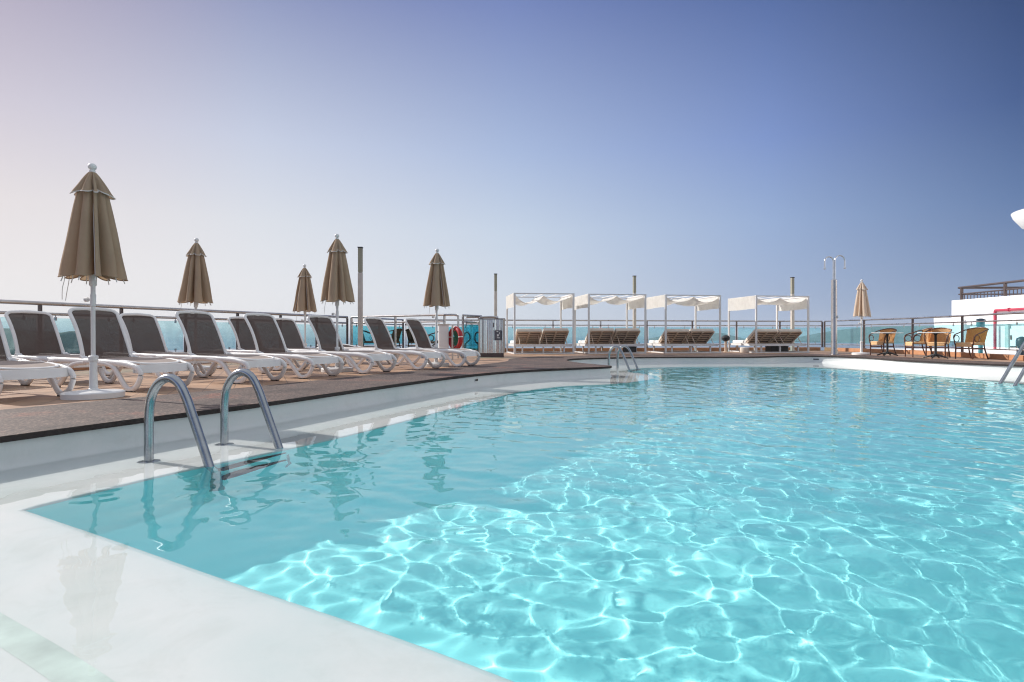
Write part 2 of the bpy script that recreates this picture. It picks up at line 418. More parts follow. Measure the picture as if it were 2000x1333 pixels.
# ------------------------------------------------------------------ pool outlines (metres; deck z=0, water z=WZ)
WZ = -0.22; SHELF = -0.238; FLOOR = -1.04
wall_pts = catmull([(-7.0, -3.6), (-5.6, -0.8), (-4.6, 1.2), (-3.92, 2.75), (-3.41, 3.92), (-3.02, 4.79), (-2.52, 5.79), (-1.68, 7.89), (-0.85, 9.75),
    (0.0, 11.0), (1.0, 11.83), (1.9, 12.42), (2.12, 12.75), (1.9, 13.3), (1.55, 14.3), (1.4, 15.5), (1.75, 16.6), (2.9, 17.45), (4.6, 18.0), (7.3, 18.1),
    (8.6, 18.8), (9.8, 18.9), (10.55, 17.6), (10.45, 15.8), (10.8, 14.2), (11.5, 12.8), (12.2, 11), (12.5, 8), (12.3, 3), (11.5, -2.5), (8, -5), (2, -5.5), (-4, -5)], 7, True)
inner_left = [(-2.52, 3.05), (-2.26, 3.72), (-2.02, 4.2), (-1.73, 4.72), (-1.45, 5.3), (-1.13, 6.1), (-0.84, 6.9), (-0.41, 7.96), (0.16, 9.3),
    (0.9, 10.25), (1.73, 10.66), (2.35, 11.25), (2.95, 12.2), (3.05, 13.3), (2.85, 14.4), (3.15, 15.4), (3.9, 16.1), (5, 16.5), (7, 16.6), (8.2, 16.1), (8.9, 14.8),
    (9.3, 12.6), (9.3, 11), (9.25, 9), (9.5, 5), (9.0, 1), (7.5, -1.6), (5, -1.4), (3, -0.4), (2, 0.25), (1.2, 0.75), (0.6, 1.16), (0.13, 1.48), (-0.34, 1.78), (-1.02, 2.17), (-1.71, 2.58)]
il = catmull(inner_left, 7, False)
il += catmull([inner_left[-1], inner_left[0]], 3, False)[1:-1]
inner_pts = il
cop_out = catmull([(-9, -5.5), (-6.9, -0.2), (-5.6, 3.0), (-4.59, 5.28), (-4.1, 6.2), (-3.3, 7.75), (-2.24, 10.2), (-1.3, 12.1), (-0.2, 14.6), (0.0, 16.6), (1.0, 18.4), (3, 19.3),
    (4.6, 19.75), (7.2, 19.8), (8.4, 20.3), (10.2, 20.4), (11.7, 19.0), (11.75, 16.2), (12.1, 14.8), (12.8, 13.2), (13.0, 11), (13.1, 8), (13.0, 3), (12.6, -4), (9, -6.6), (2, -7), (-5, -7)], 6, True)

# outer corners of the terrace
A0 = Vector((-13.9, -3.6)); A1 = Vector((-5.4, 19.3)); A2 = Vector((-4.2, 22.7)); A3 = Vector((13.3, 25.25)); A4 = Vector((13.95, 20.5)); A5 = Vector((13.35, 15.2)); A6 = Vector((13.5, -6))
deck_out = [A0 + Vector((-.15, -4)), A1 + Vector((-.15, .05)), A2 + Vector((-.15, .15)), A3 + Vector((.15, .15)), A4 + Vector((.15, 0)), A5 + Vector((.15, 0)), A6 + Vector((.3, -2)), Vector((-13, -9))]

# terrace
bm = bmesh.new()
hole = [(p.x, p.y) for p in cop_out]
fill_loops(bm, [[(p.x, p.y) for p in deck_out], hole], 0.0)
n0 = len(deck_out)
top = [bm.verts.new((p.x, p.y, 0)) for p in deck_out]; bot = [bm.verts.new((p.x, p.y, -3)) for p in deck_out]
for i in range(n0):
    bm.faces.new((top[i], top[(i + 1) % n0], bot[(i + 1) % n0], bot[i]))
tag(link("terrace_floor", bm, M['tiles'], smooth=False), kind='structure')
# coping band: top, front lip, underside
bm = bmesh.new()
def offset_loop(P, d):
    out = []; N = len(P)
    for i in range(N):
        t = (P[(i + 1) % N] - P[i - 1]); t = Vector((t.x, t.y)).normalized()
        out.append(Vector((P[i].x + t.y * d, P[i].y - t.x * d, 0)))
    return out
lip = offset_loop(wall_pts, 0.035)       # the coping overhangs the wall towards the water
fill_loops(bm, [[(p.x, p.y) for p in cop_out], [(p.x, p.y) for p in lip]], 0.006)
for f in bm.faces: f.material_index = 0
def skirt(bm, P, Q, z1, z2, mi):
    a = [bm.verts.new((p.x, p.y, z1)) for p in P]; b = [bm.verts.new((p.x, p.y, z2)) for p in Q]; N = len(P)
    for i in range(N):
        f = bm.faces.new((a[i], a[(i + 1) % N], b[(i + 1) % N], b[i])); f.material_index = mi
lip2 = offset_loop(wall_pts, 0.030)
skirt(bm, lip, lip, 0.006, 0.0, 1); skirt(bm, lip, lip2, 0.0, -0.038, 1); skirt(bm, lip2, offset_loop(wall_pts, -0.03), -0.038, -0.038, 1)
skirt(bm, cop_out, cop_out, 0.006, -0.01, 1)
tag(link("pool_coping", bm, [M['coping'], M['copingedge']], smooth=False), kind='structure')

# wall of the pool with a coved foot, the white shelf, and the deep basin
bm = bmesh.new()
prof = [(0.0, -0.03), (0.0, -0.15), (0.008, -0.185), (0.03, -0.212), (0.065, -0.230), (0.12, SHELF)]
loops = [offset_loop(wall_pts, d) for d, z in prof]
rings = [[bm.verts.new((p.x, p.y, z)) for p in lp] for lp, (d, z) in zip(loops, prof)]
N = len(wall_pts)
for a, b in zip(rings[:-1], rings[1:]):
    for i in range(N): bm.faces.new((a[i], a[(i + 1) % N], b[(i + 1) % N], b[i]))
pool_wall = tag(link("pool_wall", bm, M['poolwhite']), kind='structure')

def off_in(P, d):
    return offset_loop(P, d)
bm = bmesh.new()
e0 = offset_loop(inner_pts, -0.035)
fill_loops(bm, [[(p.x, p.y) for p in loops[-1]], [(p.x, p.y) for p in e0]], SHELF)
pr = [(-0.035, SHELF), (-0.018, SHELF - 0.004), (-0.006, SHELF - 0.015), (0.0, SHELF - 0.035)]
rr = [[bm.verts.new((p.x, p.y, z)) for p in offset_loop(inner_pts, d)] for d, z in pr]
N2 = len(inner_pts)
for a, b in zip(rr[:-1], rr[1:]):
    for i in range(N2): bm.faces.new((a[i], a[(i + 1) % N2], b[(i + 1) % N2], b[i]))
pool_shelf = tag(link("pool_shelf", bm, M['poolwhite'], ang=60), kind='structure')
bm = bmesh.new()
def floor_z(p): return FLOOR - 0.10 * (p.y - 3.0) - 0.075 * (p.x + 1.0)
rr = []
for d, dz in ((0.0, None), (0.0, 0.32), (0.03, 0.16), (0.10, 0.05), (0.2, 0.0)):
    rr.append([bm.verts.new((p.x, p.y, SHELF - 0.035 if dz is None else floor_z(p) + dz)) for p in offset_loop(inner_pts, d)])
for a, b in zip(rr[:-1], rr[1:]):
    for i in range(N2): bm.faces.new((a[i], a[(i + 1) % N2], b[(i + 1) % N2], b[i]))
n_before = len(bm.verts)
fill_loops(bm, [[(p.x, p.y) for p in offset_loop(inner_pts, 0.2)]], FLOOR)
bm.verts.ensure_lookup_table()
for v in bm.verts[n_before:]: v.co.z = floor_z(v.co)
bmesh.ops.remove_doubles(bm, verts=bm.verts[:], dist=0.0002)
basin = tag(link("pool_basin", bm, M['basin'], ang=60), kind='structure')

# water surface: real waves
def build_water():
    rng = np.random.RandomState(11)
    ys = [0.6]
    while ys[-1] < 19.3:
        y = ys[-1]; ys.append(y + (0.014 if y < 2.2 else 0.014 + 0.0023 * (y - 2.2)))
    ys = np.array(ys); ys = np.concatenate([np.linspace(-5.6, 0.5, 40), ys])
    xs = np.concatenate([np.arange(-7.2, -3.6, 0.12), np.arange(-3.6, 4.5, 0.018), np.arange(4.5, 12.7, 0.03)])
    X, Y = np.meshgrid(xs, ys)
    step = np.maximum(0.018, 0.014 + 0.0023 * np.maximum(Y - 2.2, 0))
    def seg_dist(P, X, Y):
        d = np.full(X.shape, 1e9); inside = np.zeros(X.shape, bool)
        n = len(P)
        for i in range(n):
            ax, ay = P[i].x, P[i].y; bx, by = P[(i + 1) % n].x, P[(i + 1) % n].y
            dx, dy = bx - ax, by - ay; L = dx * dx + dy * dy + 1e-12
            t = np.clip(((X - ax) * dx + (Y - ay) * dy) / L, 0, 1)
            d = np.minimum(d, (X - ax - t * dx) ** 2 + (Y - ay - t * dy) ** 2)
            c = ((ay > Y) != (by > Y)) & (X < (bx - ax) * (Y - ay) / (by - ay + 1e-12) + ax)
            inside ^= c
        return np.sqrt(d) * np.where(inside, 1, -1)
    D = seg_dist(inner_pts[::2], X, Y)
    s = np.clip((D + 0.15) / 1.0, 0, 1); s = s * s * (3 - 2 * s)
    Z = np.zeros_like(X)
    # gentle domain warp so no straight crests appear
    wx = X + 0.10 * np.sin(1.3 * Y + 0.7) + 0.07 * np.sin(2.1 * X - 0.8 * Y)
    wy = Y + 0.10 * np.sin(1.1 * X + 1.9) + 0.06 * np.sin(1.7 * X + 2.3 * Y)
    for k in range(56):
        lam = 0.11 * (0.60 / 0.11) ** rng.rand()
        th = R(20) + rng.randn() * 0.85
        kk = 2 * math.pi / lam
        slope = WAVE * (lam / 0.5) ** 0.15
        fw = np.clip((lam / step - 2.6) / 2.5, 0, 1)
        Z += fw * slope / kk * np.sin(kk * (wx * math.cos(th) + wy * math.sin(th)) + rng.rand() * 6.28)
    Zr = np.zeros_like(X)
    for k in range(26):
        lam = 0.08 + 0.14 * rng.rand(); th = rng.rand() * 6.28; kk = 2 * math.pi / lam
        fw = np.clip((lam / step - 2.6) / 2.5, 0, 1)
        Zr += fw * RIPPLE / kk * np.sin(kk * (X * math.cos(th) + Y * math.sin(th)) + rng.rand() * 6.28)
    patch = 0.55 + 0.45 * np.sin(0.9 * X + 0.4 * Y + 1) * np.sin(0.7 * Y - 0.3 * X)
    H = WZ + s * Z + Zr * (0.35 + 0.65 * s) * patch
    nx, ny = len(xs), len(ys)
    co = np.stack([X, Y, H], -1).reshape(-1, 3).astype(np.float32)
    idx = np.arange(nx * ny).reshape(ny, nx)
    q = np.stack([idx[:-1, :-1], idx[:-1, 1:], idx[1:, 1:], idx[1:, :-1]], -1).reshape(-1, 4)
    me = bpy.data.meshes.new("pool_water")
    me.vertices.add(len(co)); me.vertices.foreach_set("co", co.ravel())
    me.loops.add(q.size); me.loops.foreach_set("vertex_index", q.ravel().astype(np.int32))
    me.polygons.add(len(q)); me.polygons.foreach_set("loop_start", np.arange(0, q.size, 4, dtype=np.int32))
    me.polygons.foreach_set("loop_total", np.full(len(q), 4, np.int32))
    me.update(calc_edges=True); me.shade_smooth()
    o = bpy.data.objects.new("pool_water", me); col.objects.link(o); me.materials.append(M['water'])
    print("water verts", len(co))
    return o
WAVE = 0.0086; RIPPLE = 0.0055
water = tag(build_water(), kind='structure')
water.cycles.is_caustics_caster = True
for o in (pool_wall, pool_shelf, basin): o.cycles.is_caustics_receiver = True

# ------------------------------------------------------------------ sea and far land
bm = bmesh.new()
grid_surf(bm, lambda u, v: Vector((-30000 + 60000 * u, -2000 + 42000 * v, -36)), 8, 8)
tag(link("sea", bm, M['sea'], smooth=False), kind='structure')

def ridge(name, x0, x1, y0, depth, prof, z0=-36, seed=1, nu=90, nv=14):
    rnd = np.random.RandomState(seed); ph = rnd.rand(40) * 6.28; fr = 2 + rnd.rand(40) * 40
    def f(u, v):
        base = np.interp(u, [p[0] for p in prof], [p[1] for p in prof])
        n_ = sum(math.sin(fr[k] * u * 3 + ph[k] + 4 * v) / fr[k] for k in range(40)) * 0.12
        top = (base - z0) * (1 + 0.5 * n_ * (0.4 + u))
        hh = math.sin(math.pi * min(1, v * 1.0)) ** 0.8
        return Vector((x0 + (x1 - x0) * u + 0.03 * (x1 - x0) * math.sin(9 * v + 11 * u), y0 + depth * (v - 0.5), z0 - 1 + top * hh))
    bm = bmesh.new(); grid_surf(bm, f, nu, nv)
    return tag(link(name, bm, M['hill'], ang=180), kind='structure')
ridge("hills", 1450, 2900, 3100, 900, [(0, -30), (0.06, -18), (0.12, 0), (0.2, 30), (0.3, 44), (0.45, 50), (0.6, 46), (0.8, 50), (1, 30)], seed=3)
ridge("hills", 900, 1500, 3900, 700, [(0, -34), (0.2, 0), (0.5, 24), (0.8, 10), (1, -30)], seed=9)
ridge("hills", -560, -292, 400, 160, [(0, 10), (0.3, 14), (0.6, 9.5), (0.85, 8), (0.95, 4), (1, -20)], seed=5, z0=-36)

# ------------------------------------------------------------------ railings (posts, rails, glass) on a low terracotta kerb
def kerb(a, b, label, h=0.14, wd=0.26):
    a = Vector((a[0], a[1], h / 2)); b = Vector((b[0], b[1], h / 2))
    bm = bmesh.new(); bar(bm, a, b, wd, h, bev=0.012)
    return tag(link("kerb_wall", bm, M['kerb'], smooth=False), label, "kerb", "terracotta kerbs under the railings")

def railing(pts, label, glass='glass', step=1.5, top=1.25, mid=1.06, gtop=0.985, gbot=0.33, z0=0.14, bottom=True, post_mat='post', r=0.028, group="terrace railings"):
    root = thing("glass_railing", label, "railing", (pts[0][0], pts[0][1], 0), 0, group)
    o = Vector((pts[0][0], pts[0][1], 0))
    P = [Vector((p[0], p[1], 0)) - o for p in pts]
    for z, rr, nm in ((top, r, "top_rail"), (mid, r * 0.75, "middle_rail")):
        bm = bmesh.new(); tube(bm, [p + Vector((0, 0, z)) for p in P], rr, 10); link(nm, bm, M['railsteel'], root)
    if bottom:
        bm = bmesh.new(); tube(bm, [p + Vector((0, 0, 0.27)) for p in P], 0.016, 8); link("bottom_rail", bm, M['railsteel'], root)
    for a, b in zip(P[:-1], P[1:]):
        d = b - a; L = d.length; n = max(1, round(L / step)); u = d / L
        for i in range(n + 1):
            if i == n and b is not P[-1]: continue
            c = a + u * (L * i / n); bm = bmesh.new()
            nrm = Vector((-u.y, u.x, 0))
            for s in (-1, 1):
                bar(bm, c + u * (0.018 * s) + Vector((0, 0, z0)), c + u * (0.018 * s) + Vector((0, 0, top - r)), 0.055, 0.010, up=u)
            box(bm, (c.x, c.y, z0 + 0.006), (0.11, 0.11, 0.012))
            box(bm, (c.x, c.y, mid), (0.05, 0.05, 0.05))
            link("post", bm, M[post_mat], root, smooth=False)
        for i in range(n):
            g0 = a + u * (L * i / n + 0.07); g1 = a + u * (L * (i + 1) / n - 0.07)
            if glass is None: continue
            bm = bmesh.new(); bar(bm, g0 + Vector((0, 0, (gtop + gbot) / 2)), g1 + Vector((0, 0, (gtop + gbot) / 2)), 0.010, gtop - gbot)
            gp = link("glass_panel", bm, M[glass], root, smooth=False)
            for t in (0.14, 0.86):
                q = g0.lerp(g1, t)
                for za, zb, zc in ((gtop - 0.045, gtop + 0.02, mid), (gbot + 0.035, gbot - 0.01, 0.27)):
                    bm = bmesh.new(); bar(bm, (q.x, q.y, za), (q.x, q.y, zb), 0.032, 0.032, up=Vector((1, 0, 0))); 
                    if zc > gtop or bottom: bar(bm, (q.x, q.y, zb - 0.002 * (1 if zc > zb else -1)), (q.x, q.y, zc), 0.012, 0.012, up=Vector((1, 0, 0)))
                    link("clamp", bm, M['railsteel'], gp, smooth=False)
    return root

A1s = A1
railing([A0, A1s], "long steel and pale glass railing running behind the rows of sun loungers", 'glass_clear', r=0.036)
kerb(A0, A1s, "terracotta kerb under the glass railing behind the sun loungers")
railing([A1 + Vector((.12, .06)), A2], "short side railing at the far corner between the loungers and the sea", 'glass_teal', step=1.8)
kerb(A1 + Vector((.15, .4)), A2, "short terracotta kerb at the far corner behind the dark chairs")
railing([A2 + Vector((.1, .02)), Vector((-0.35, 23.25))], "teal glass railing along the sea behind the dark armchairs", 'glass_teal', step=1.35)
railing([Vector((-0.3, 23.27)), A3], "long steel and glass railing behind the four canopy daybeds", 'glass', step=2.05)
kerb(A2 + Vector((.15, .02)), A3 + Vector((-.15, 0)), "terracotta kerb along the sea side behind the canopy daybeds")
railing([A3 + Vector((.05, -.1)), A4, A5, A6], "steel and glass railing beside the wicker chairs and small tables", 'glass', step=2.45)
kerb(A3 + Vector((.05, -.3)), A4, "far piece of terracotta kerb beyond the tall shower")
kerb(A4 + Vector((0, -.05)), A5 + Vector((0, .02)), "terracotta kerb behind the wicker chairs and small tables")
kerb(A5 + Vector((0, -.05)), A6, "bright terracotta kerb at the right edge beside the white building")
# inner railing in front of the dark chairs
B0 = Vector((-5.2, 19.1)); B1 = Vector((-1.95, 17.0))
rt = railing([B0, B1], "inner steel railing in front of the dark armchairs, behind the last loungers", None, step=1.9, z0=0.0, gbot=0.20, bottom=False, post_mat='railsteel', r=0.03)
bm = bmesh.new(); d = (B1 - B0); dd = Vector((d.x, d.y, 0))
tube(bm, catmull([tuple(dd + Vector((0, 0, 1.25))), tuple(dd + Vector((.28, -.02, 1.25))), tuple(dd + Vector((.38, -.03, 1.22))), tuple(dd + Vector((.40, -.03, 1.12))), tuple(dd + Vector((.40, -.03, .0)))], 6), 0.03, 10)
link("end_bend", bm, M['railsteel'], rt)
rt2 = railing([Vector((-1.45, 17.4)), Vector((-0.95, 18.3))], "steel railing stub beside the stainless cabinet", 'glass_teal', step=1.9, z0=0.0, gbot=0.20, bottom=False, post_mat='railsteel', r=0.03)
railing([Vector((-1.5, 19.4)), Vector((-0.45, 19.3))], "low steel and glass railing behind the stainless cabinet", 'glass_teal', step=1.1, z0=0.0, gbot=0.2, bottom=False, post_mat='railsteel', r=0.028)

# ------------------------------------------------------------------ pool ladders
def make_ladder(label):
    root = thing("pool_ladder", label, "ladder", (0, 0, 0), 0, "steel pool ladders")
    # local: +x into the water, rails apart along y
    for s in (0, 1):
        y = s * 0.69; bm = bmesh.new()
        path = catmull([(0, y, SHELF - 0.0), (0, y, -0.05), (0.002, y, 0.12), (0.025, y, 0.24), (0.09, y, 0.335), (0.185, y, 0.375), (0.275, y, 0.34), (0.345, y, 0.24),
                        (0.40, y, 0.12), (0.475, y, -0.05), (0.555, y, -0.24), (0.60, y, -0.38), (0.612, y, -0.55), (0.612, y, -0.85)], 7)
        tube(bm, path, 0.031, 14)
        f = link("handrail", bm, M['ladder'], root)
        bm = bmesh.new(); lathe(bm, [(0.034, 0.0), (0.075, 0.001), (0.07, 0.010), (0.036, 0.018)], 20, (0, y, SHELF + 0.001))
        link("floor_flange", bm, M['ladder'], f)
        f.cycles.is_caustics_receiver = True
    for k, z in enumerate((-0.36, -0.61)):
        bm = bmesh.new()
        box(bm, (0.60, 0.345, z), (0.09, 0.63, 0.028), bev=0.006)
        for q in range(5): box(bm, (0.572 + q * 0.014, 0.345, z + 0.0155), (0.005, 0.6, 0.003))
        t = link("tread", bm, M['rubber'], root, smooth=False); t.cycles.is_caustics_receiver = True
    return root
lad = make_ladder("near steel pool ladder with two curved handrails beside the first loungers")
lad.location = (-2.59, 4.2, 0); lad.rotation_euler = (0, 0, math.atan2(0.66, 0.22) - math.pi / 2)
dup(lad, (2.50, 15.2, 0), math.atan2(0.5, 0.47) - math.pi / 2 + 0.25, "far steel pool ladder in the cove in front of the second daybed")
root = thing("pool_handrail", "pair of slanting steel pool handrails cut off by the right edge", "handrail", (9.0, 10.85, 0), 0)
for k in (0, 1):
    o_x, o_y = -0.13 * k, -0.47 * k
    bm = bmesh.new(); tube(bm, catmull([(o_x - .10, o_y, -0.36), (o_x, o_y, -0.22), (o_x + .38, o_y + .10, 0.27), (o_x + .72, o_y + .18, 0.68), (o_x + .88, o_y + .22, 0.76), (o_x + 1.02, o_y + .26, 0.68), (o_x + 1.06, o_y + .27, 0.40), (o_x + 1.06, o_y + .27, SHELF)], 7), 0.030, 14)
    h = link("handrail", bm, M['ladder'], root); h.cycles.is_caustics_receiver = True
    bm = bmesh.new(); lathe(bm, [(0.034, 0.0), (0.075, 0.001), (0.07, 0.010), (0.036, 0.018)], 20, (o_x + 1.06, o_y + .27, SHELF + 0.001)); link("floor_flange", bm, M['ladder'], h)

# ------------------------------------------------------------------ wall inlets
def inlet(px, py, ny, label):
    pass
def wall_fit(px, z):
    """the point of the pool wall seen at photo column px"""
    best = None
    for i, p in enumerate(wall_pts):
        if p.y < 2: continue
        q = wall_pts[(i + 1) % N]
        fa = 1000 + F * p.x / p.y - px; fb = 1000 + F * q.x / max(q.y, .1) - px
        if fa * fb <= 0 and q.y > 2:
            t = fa / (fa - fb); c = p.lerp(q, t); tt = (q - p).normalized()
            if best is None or c.y < best[0].y: best = (c, Vector((tt.y, -tt.x, 0)))
    c, n_ = best
    return Vector((c.x, c.y, z)), n_
for px, z, wd, label in ((930, -0.105, 0.10, "small dark overflow slot in the near pool wall below the coping"), (1596, -0.11, 0.24, "wide dark overflow slot in the sunlit far pool wall")):
    c, nn = wall_fit(px, z)
    t = Vector((-nn.y, nn.x, 0))
    root = thing("wall_slot", label, "overflow slot", tuple(c), 0, "overflow slots in the pool wall")
    bm = bmesh.new(); bar(bm, t * (-wd / 2) + nn * 0.004, t * (wd / 2) + nn * 0.004, 0.008, 0.052, bev=0.002); link("frame", bm, M['steel'], root, smooth=False)
    bm = bmesh.new(); bar(bm, t * (-wd / 2 + .01) + nn * 0.009, t * (wd / 2 - .01) + nn * 0.009, 0.006, 0.036); link("opening", bm, M['rubber'], root, smooth=False)

# ------------------------------------------------------------------ sun loungers
def make_lounger(label, flat=False):
    root = thing("sun_lounger", label, "sun lounger", (0, 0, 0), 0, "white sun loungers in two rows")
    W = 0.70
    for s in (0, 1):
        y = s * W + (0.02 if s == 0 else -0.02)
        bm = bmesh.new()
        rail = catmull([(-0.64, y, 0.345), (-0.45, y, 0.352), (0, y, 0.348), (0.5, y, 0.342), (0.85, y, 0.330), (1.0, y, 0.315), (1.12, y, 0.29)], 5)
        tube(bm, rail, 0.036, 10, r2=0.021, up=(0, 0, 1))
        loop = catmull([(0.98, y, 0.318), (1.12, y, 0.292), (1.19, y, 0.235), (1.185, y, 0.17), (1.12, y, 0.075), (1.03, y, 0.030), (0.955, y, 0.034), (0.88, y, 0.09), (0.78, y, 0.20), (0.68, y, 0.29), (0.56, y, 0.325), (0.42, y, 0.335)], 5)
        tube(bm, loop, 0.034, 10, r2=0.025, up=(0, 0, 1))
        loop = catmull([(-0.5, y, 0.345), (-0.62, y, 0.33), (-0.69, y, 0.26), (-0.685, y, 0.17), (-0.62, y, 0.075), (-0.53, y, 0.030), (-0.455, y, 0.034), (-0.38, y, 0.09), (-0.28, y, 0.20), (-0.17, y, 0.29), (-0.03, y, 0.325), (0.12, y, 0.335)], 5)
        tube(bm, loop, 0.034, 10, r2=0.025, up=(0, 0, 1))
        sf = link("side_frame", bm, M['plastic'], root, ang=60)
        bm = bmesh.new()
        for xx in (1.0, -0.5): box(bm, (xx, y, 0.008), (0.13, 0.045, 0.014), bev=0.003)
        link("foot_pad", bm, M['rubber'], sf, smooth=False)
    # curved foot apron
    bm = bmesh.new()
    def ap(u, v):
        th = (u - 0.5) * 2; x = 1.13 + 0.10 * (1 - th * th) - 0.03 * v; return Vector((x, W * u, 0.225 + 0.095 * v + 0.004 * th * th))
    def ap2(u, v):
        p = ap(u, 1 - v) - Vector((0.045, 0, 0)); return p
    A = grid_surf(bm, ap, 20, 3); B = grid_surf(bm, ap2, 20, 3)
    for i in range(20):
        bm.faces.new((A[i][3], A[i + 1][3], B[i + 1][0], B[i][0])); bm.faces.new((A[i + 1][0], A[i][0], B[i][3], B[i + 1][3]))
    bmesh.ops.remove_doubles(bm, verts=bm.verts[:], dist=0.0005)
    link("foot_rail", bm, M['plastic'], root, ang=50)
    bm = bmesh.new(); tube(bm, catmull([(-0.64, 0.02, 0.335), (-0.70, 0.15, 0.33), (-0.71, W / 2, 0.328), (-0.70, W - .15, 0.33), (-0.64, W - .02, 0.335)], 5), 0.032, 10, r2=0.024, up=(0, 0, 1))
    tube(bm, [(0.2, 0.02, 0.325), (0.2, W - 0.02, 0.325)], 0.018, 8); tube(bm, [(-0.3, 0.02, 0.33), (-0.3, W - 0.02, 0.33)], 0.018, 8)
    link("cross_rail", bm, M['plastic'], root)
    # seat sling with a rounded foot end and its rim
    def zs(x): return 0.376 - 0.052 * max(0, (x - 0.55) / 0.6) ** 2
    def seat_out():
        P = []
        for k in range(13):
            a = -math.pi / 2 + math.pi * k / 12
            P.append(Vector((0.86 + 0.275 * abs(math.cos(a)) ** 0.62, W / 2 + (W / 2 - 0.055) * math.copysign(abs(math.sin(a)) ** 0.8, math.sin(a)), zs(0.86 + 0.275 * abs(math.cos(a)) ** 0.62))))
        return [Vector((0.02, 0.055, 0.366))] + P + [Vector((0.02, W - 0.055, 0.366))]
    so_ = seat_out()
    bm = bmesh.new()
    def ssf(u, v):
        x = 0.02 + 1.125 * u; e_ = 1.0 if x < 0.86 else max(0.0, 1 - ((x - 0.86) / 0.286) ** 2.6) ** 0.55
        yv = (2 * v - 1) * (W / 2 - 0.058) * e_
        return Vector((x, W / 2 + yv, zs(x) + 0.003 - 0.007 * (1 - (2 * v - 1) ** 2) * min(1, 6 * (1 - u)) * min(1, u * 6)))
    grid_surf(bm, ssf, 26, 8)
    bmesh.ops.remove_doubles(bm, verts=bm.verts[:], dist=0.0005)
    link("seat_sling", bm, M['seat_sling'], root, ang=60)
    bm = bmesh.new(); tube(bm, so_, 0.013, 8, r2=0.02, up=(0, 0, 1)); link("seat_rim", bm, M['plastic'], root)
    # backrest
    Lb = 0.74
    tilt = R(62) if not flat else R(4)
    def bp(s, y):                      # along the back 0..1, gently curved
        q = Lb * s; bend = 0.035 * math.sin(math.pi * s)
        return Vector((0.03 - q * math.cos(tilt) + bend * math.sin(tilt) * 0.9, y, 0.372 + q * math.sin(tilt) + bend * math.cos(tilt)))
    half = 0.30
    def wy(s): return half - 0.0 * s
    path = []
    for s in np.linspace(0, 0.86, 9): path.append(bp(s, W / 2 - half + 0.012 * math.sin(math.pi * s)))
    for k in range(1, 6):
        a = k / 6 * math.pi / 2; path.append(bp(0.86 + 0.12 * math.sin(a), W / 2 - half + 0.10 * (1 - math.cos(a))))
    for yy in (-0.10, 0, 0.10): path.append(bp(0.992 + 0.008 * (1 - abs(yy) * 10), W / 2 + yy))
    mir = [Vector((p.x, W - p.y, p.z)) for p in path[:14][::-1]]
    path += mir
    bm = bmesh.new(); nn = Vector((math.sin(tilt), 0, math.cos(tilt)))
    tube(bm, path, 0.020, 10, r2=0.024, up=nn); fr_ = link("backrest_frame", bm, M['plastic'], root)
    for s in (0, 1):
        y = W / 2 + (2 * s - 1) * (half + 0.005)
        bm = bmesh.new(); tube(bm, catmull([bp(0.10, y), bp(0.0, y), (0.10, y, 0.368), (0.16, y, 0.352)], 4), [0.026] * 4 + [0.036] * 4 + [0.034] * 4 + [0.02], 10, r2=0.022, up=(0, 0, 1))
        tube(bm, [(0.035, y - 0.035, 0.375), (0.035, y + 0.035, 0.375)], 0.036, 14)
        link("hinge", bm, M['plastic'], fr_)
    bm = bmesh.new()
    def bs(u, v):
        s = 0.965 * v; hw = half - 0.012 if s < 0.86 else half - 0.012 - 0.085 * (1 - math.sqrt(max(0, 1 - ((s - 0.86) / 0.125) ** 2)))
        return bp(s, W / 2 + (2 * u - 1) * hw) - nn * (0.012 * (1 - (2 * u - 1) ** 2)) * (1 if not flat else -1)
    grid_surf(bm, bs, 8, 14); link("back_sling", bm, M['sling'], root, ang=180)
    return root

LAX = math.atan2(-0.40, 0.917)          # long axis of every lounger
front = [((-5.05, 5.80), "A"), ((-4.35, 6.90), "B"), ((-3.60, 8.00), "C"), ((-3.04, 8.97), "D"), ((-2.40, 10.10), "E"), ((-1.64, 11.20), "F"), ((-0.99, 12.20), "G")]
flabels = ["white lounger cut off by the left edge, only its foot end visible in front",
           "front row lounger standing right behind the nearest parasol pole",
           "front row lounger with its foot end right behind the near ladder",
           "front row lounger between the second and third parasols with a taupe back",
           "front row lounger just left of the pole of the middle parasol",
           "front row lounger just right of the middle parasol pole, below the tall light column",
           "front row lounger farthest along the pool, its foot end in front of the red lifebuoy"]
rear = [((-6.60, 7.15), "white lounger of the back row cut off by the left edge, only its foot visible"),
        ((-6.05, 7.95), "back row lounger nearest the left edge, its dark back half filling the corner"),
        ((-5.13, 9.05), "back row lounger seen between the first two front row backs"),
        ((-4.25, 10.95), "back row lounger below the second parasol, left edge of its back showing"),
        ((-3.78, 11.95), "back row lounger behind the fourth front row back, only a dark sliver visible")]
def foot_to_loc(p):
    ax = Vector((math.cos(LAX), math.sin(LAX), 0)); return Vector((p[0], p[1], 0)) - ax * 1.19
L0 = make_lounger(flabels[0])
jr = random.Random(4)
for i, (p, _) in enumerate(front):
    loc = foot_to_loc(p); rz = LAX + jr.uniform(-.025, .025)
    if i == 0: L0.location = loc; L0.rotation_euler = (0, 0, rz)
    else: dup(L0, loc, rz, flabels[i])
for p, lb in rear: dup(L0, foot_to_loc(p), LAX + jr.uniform(-.03, .03), lb)
lf = make_lounger("back row lounger with its backrest folded flat, behind the middle parasol base", True)
lf.location = foot_to_loc((-2.95, 13.2)); lf.rotation_euler = (0, 0, LAX)

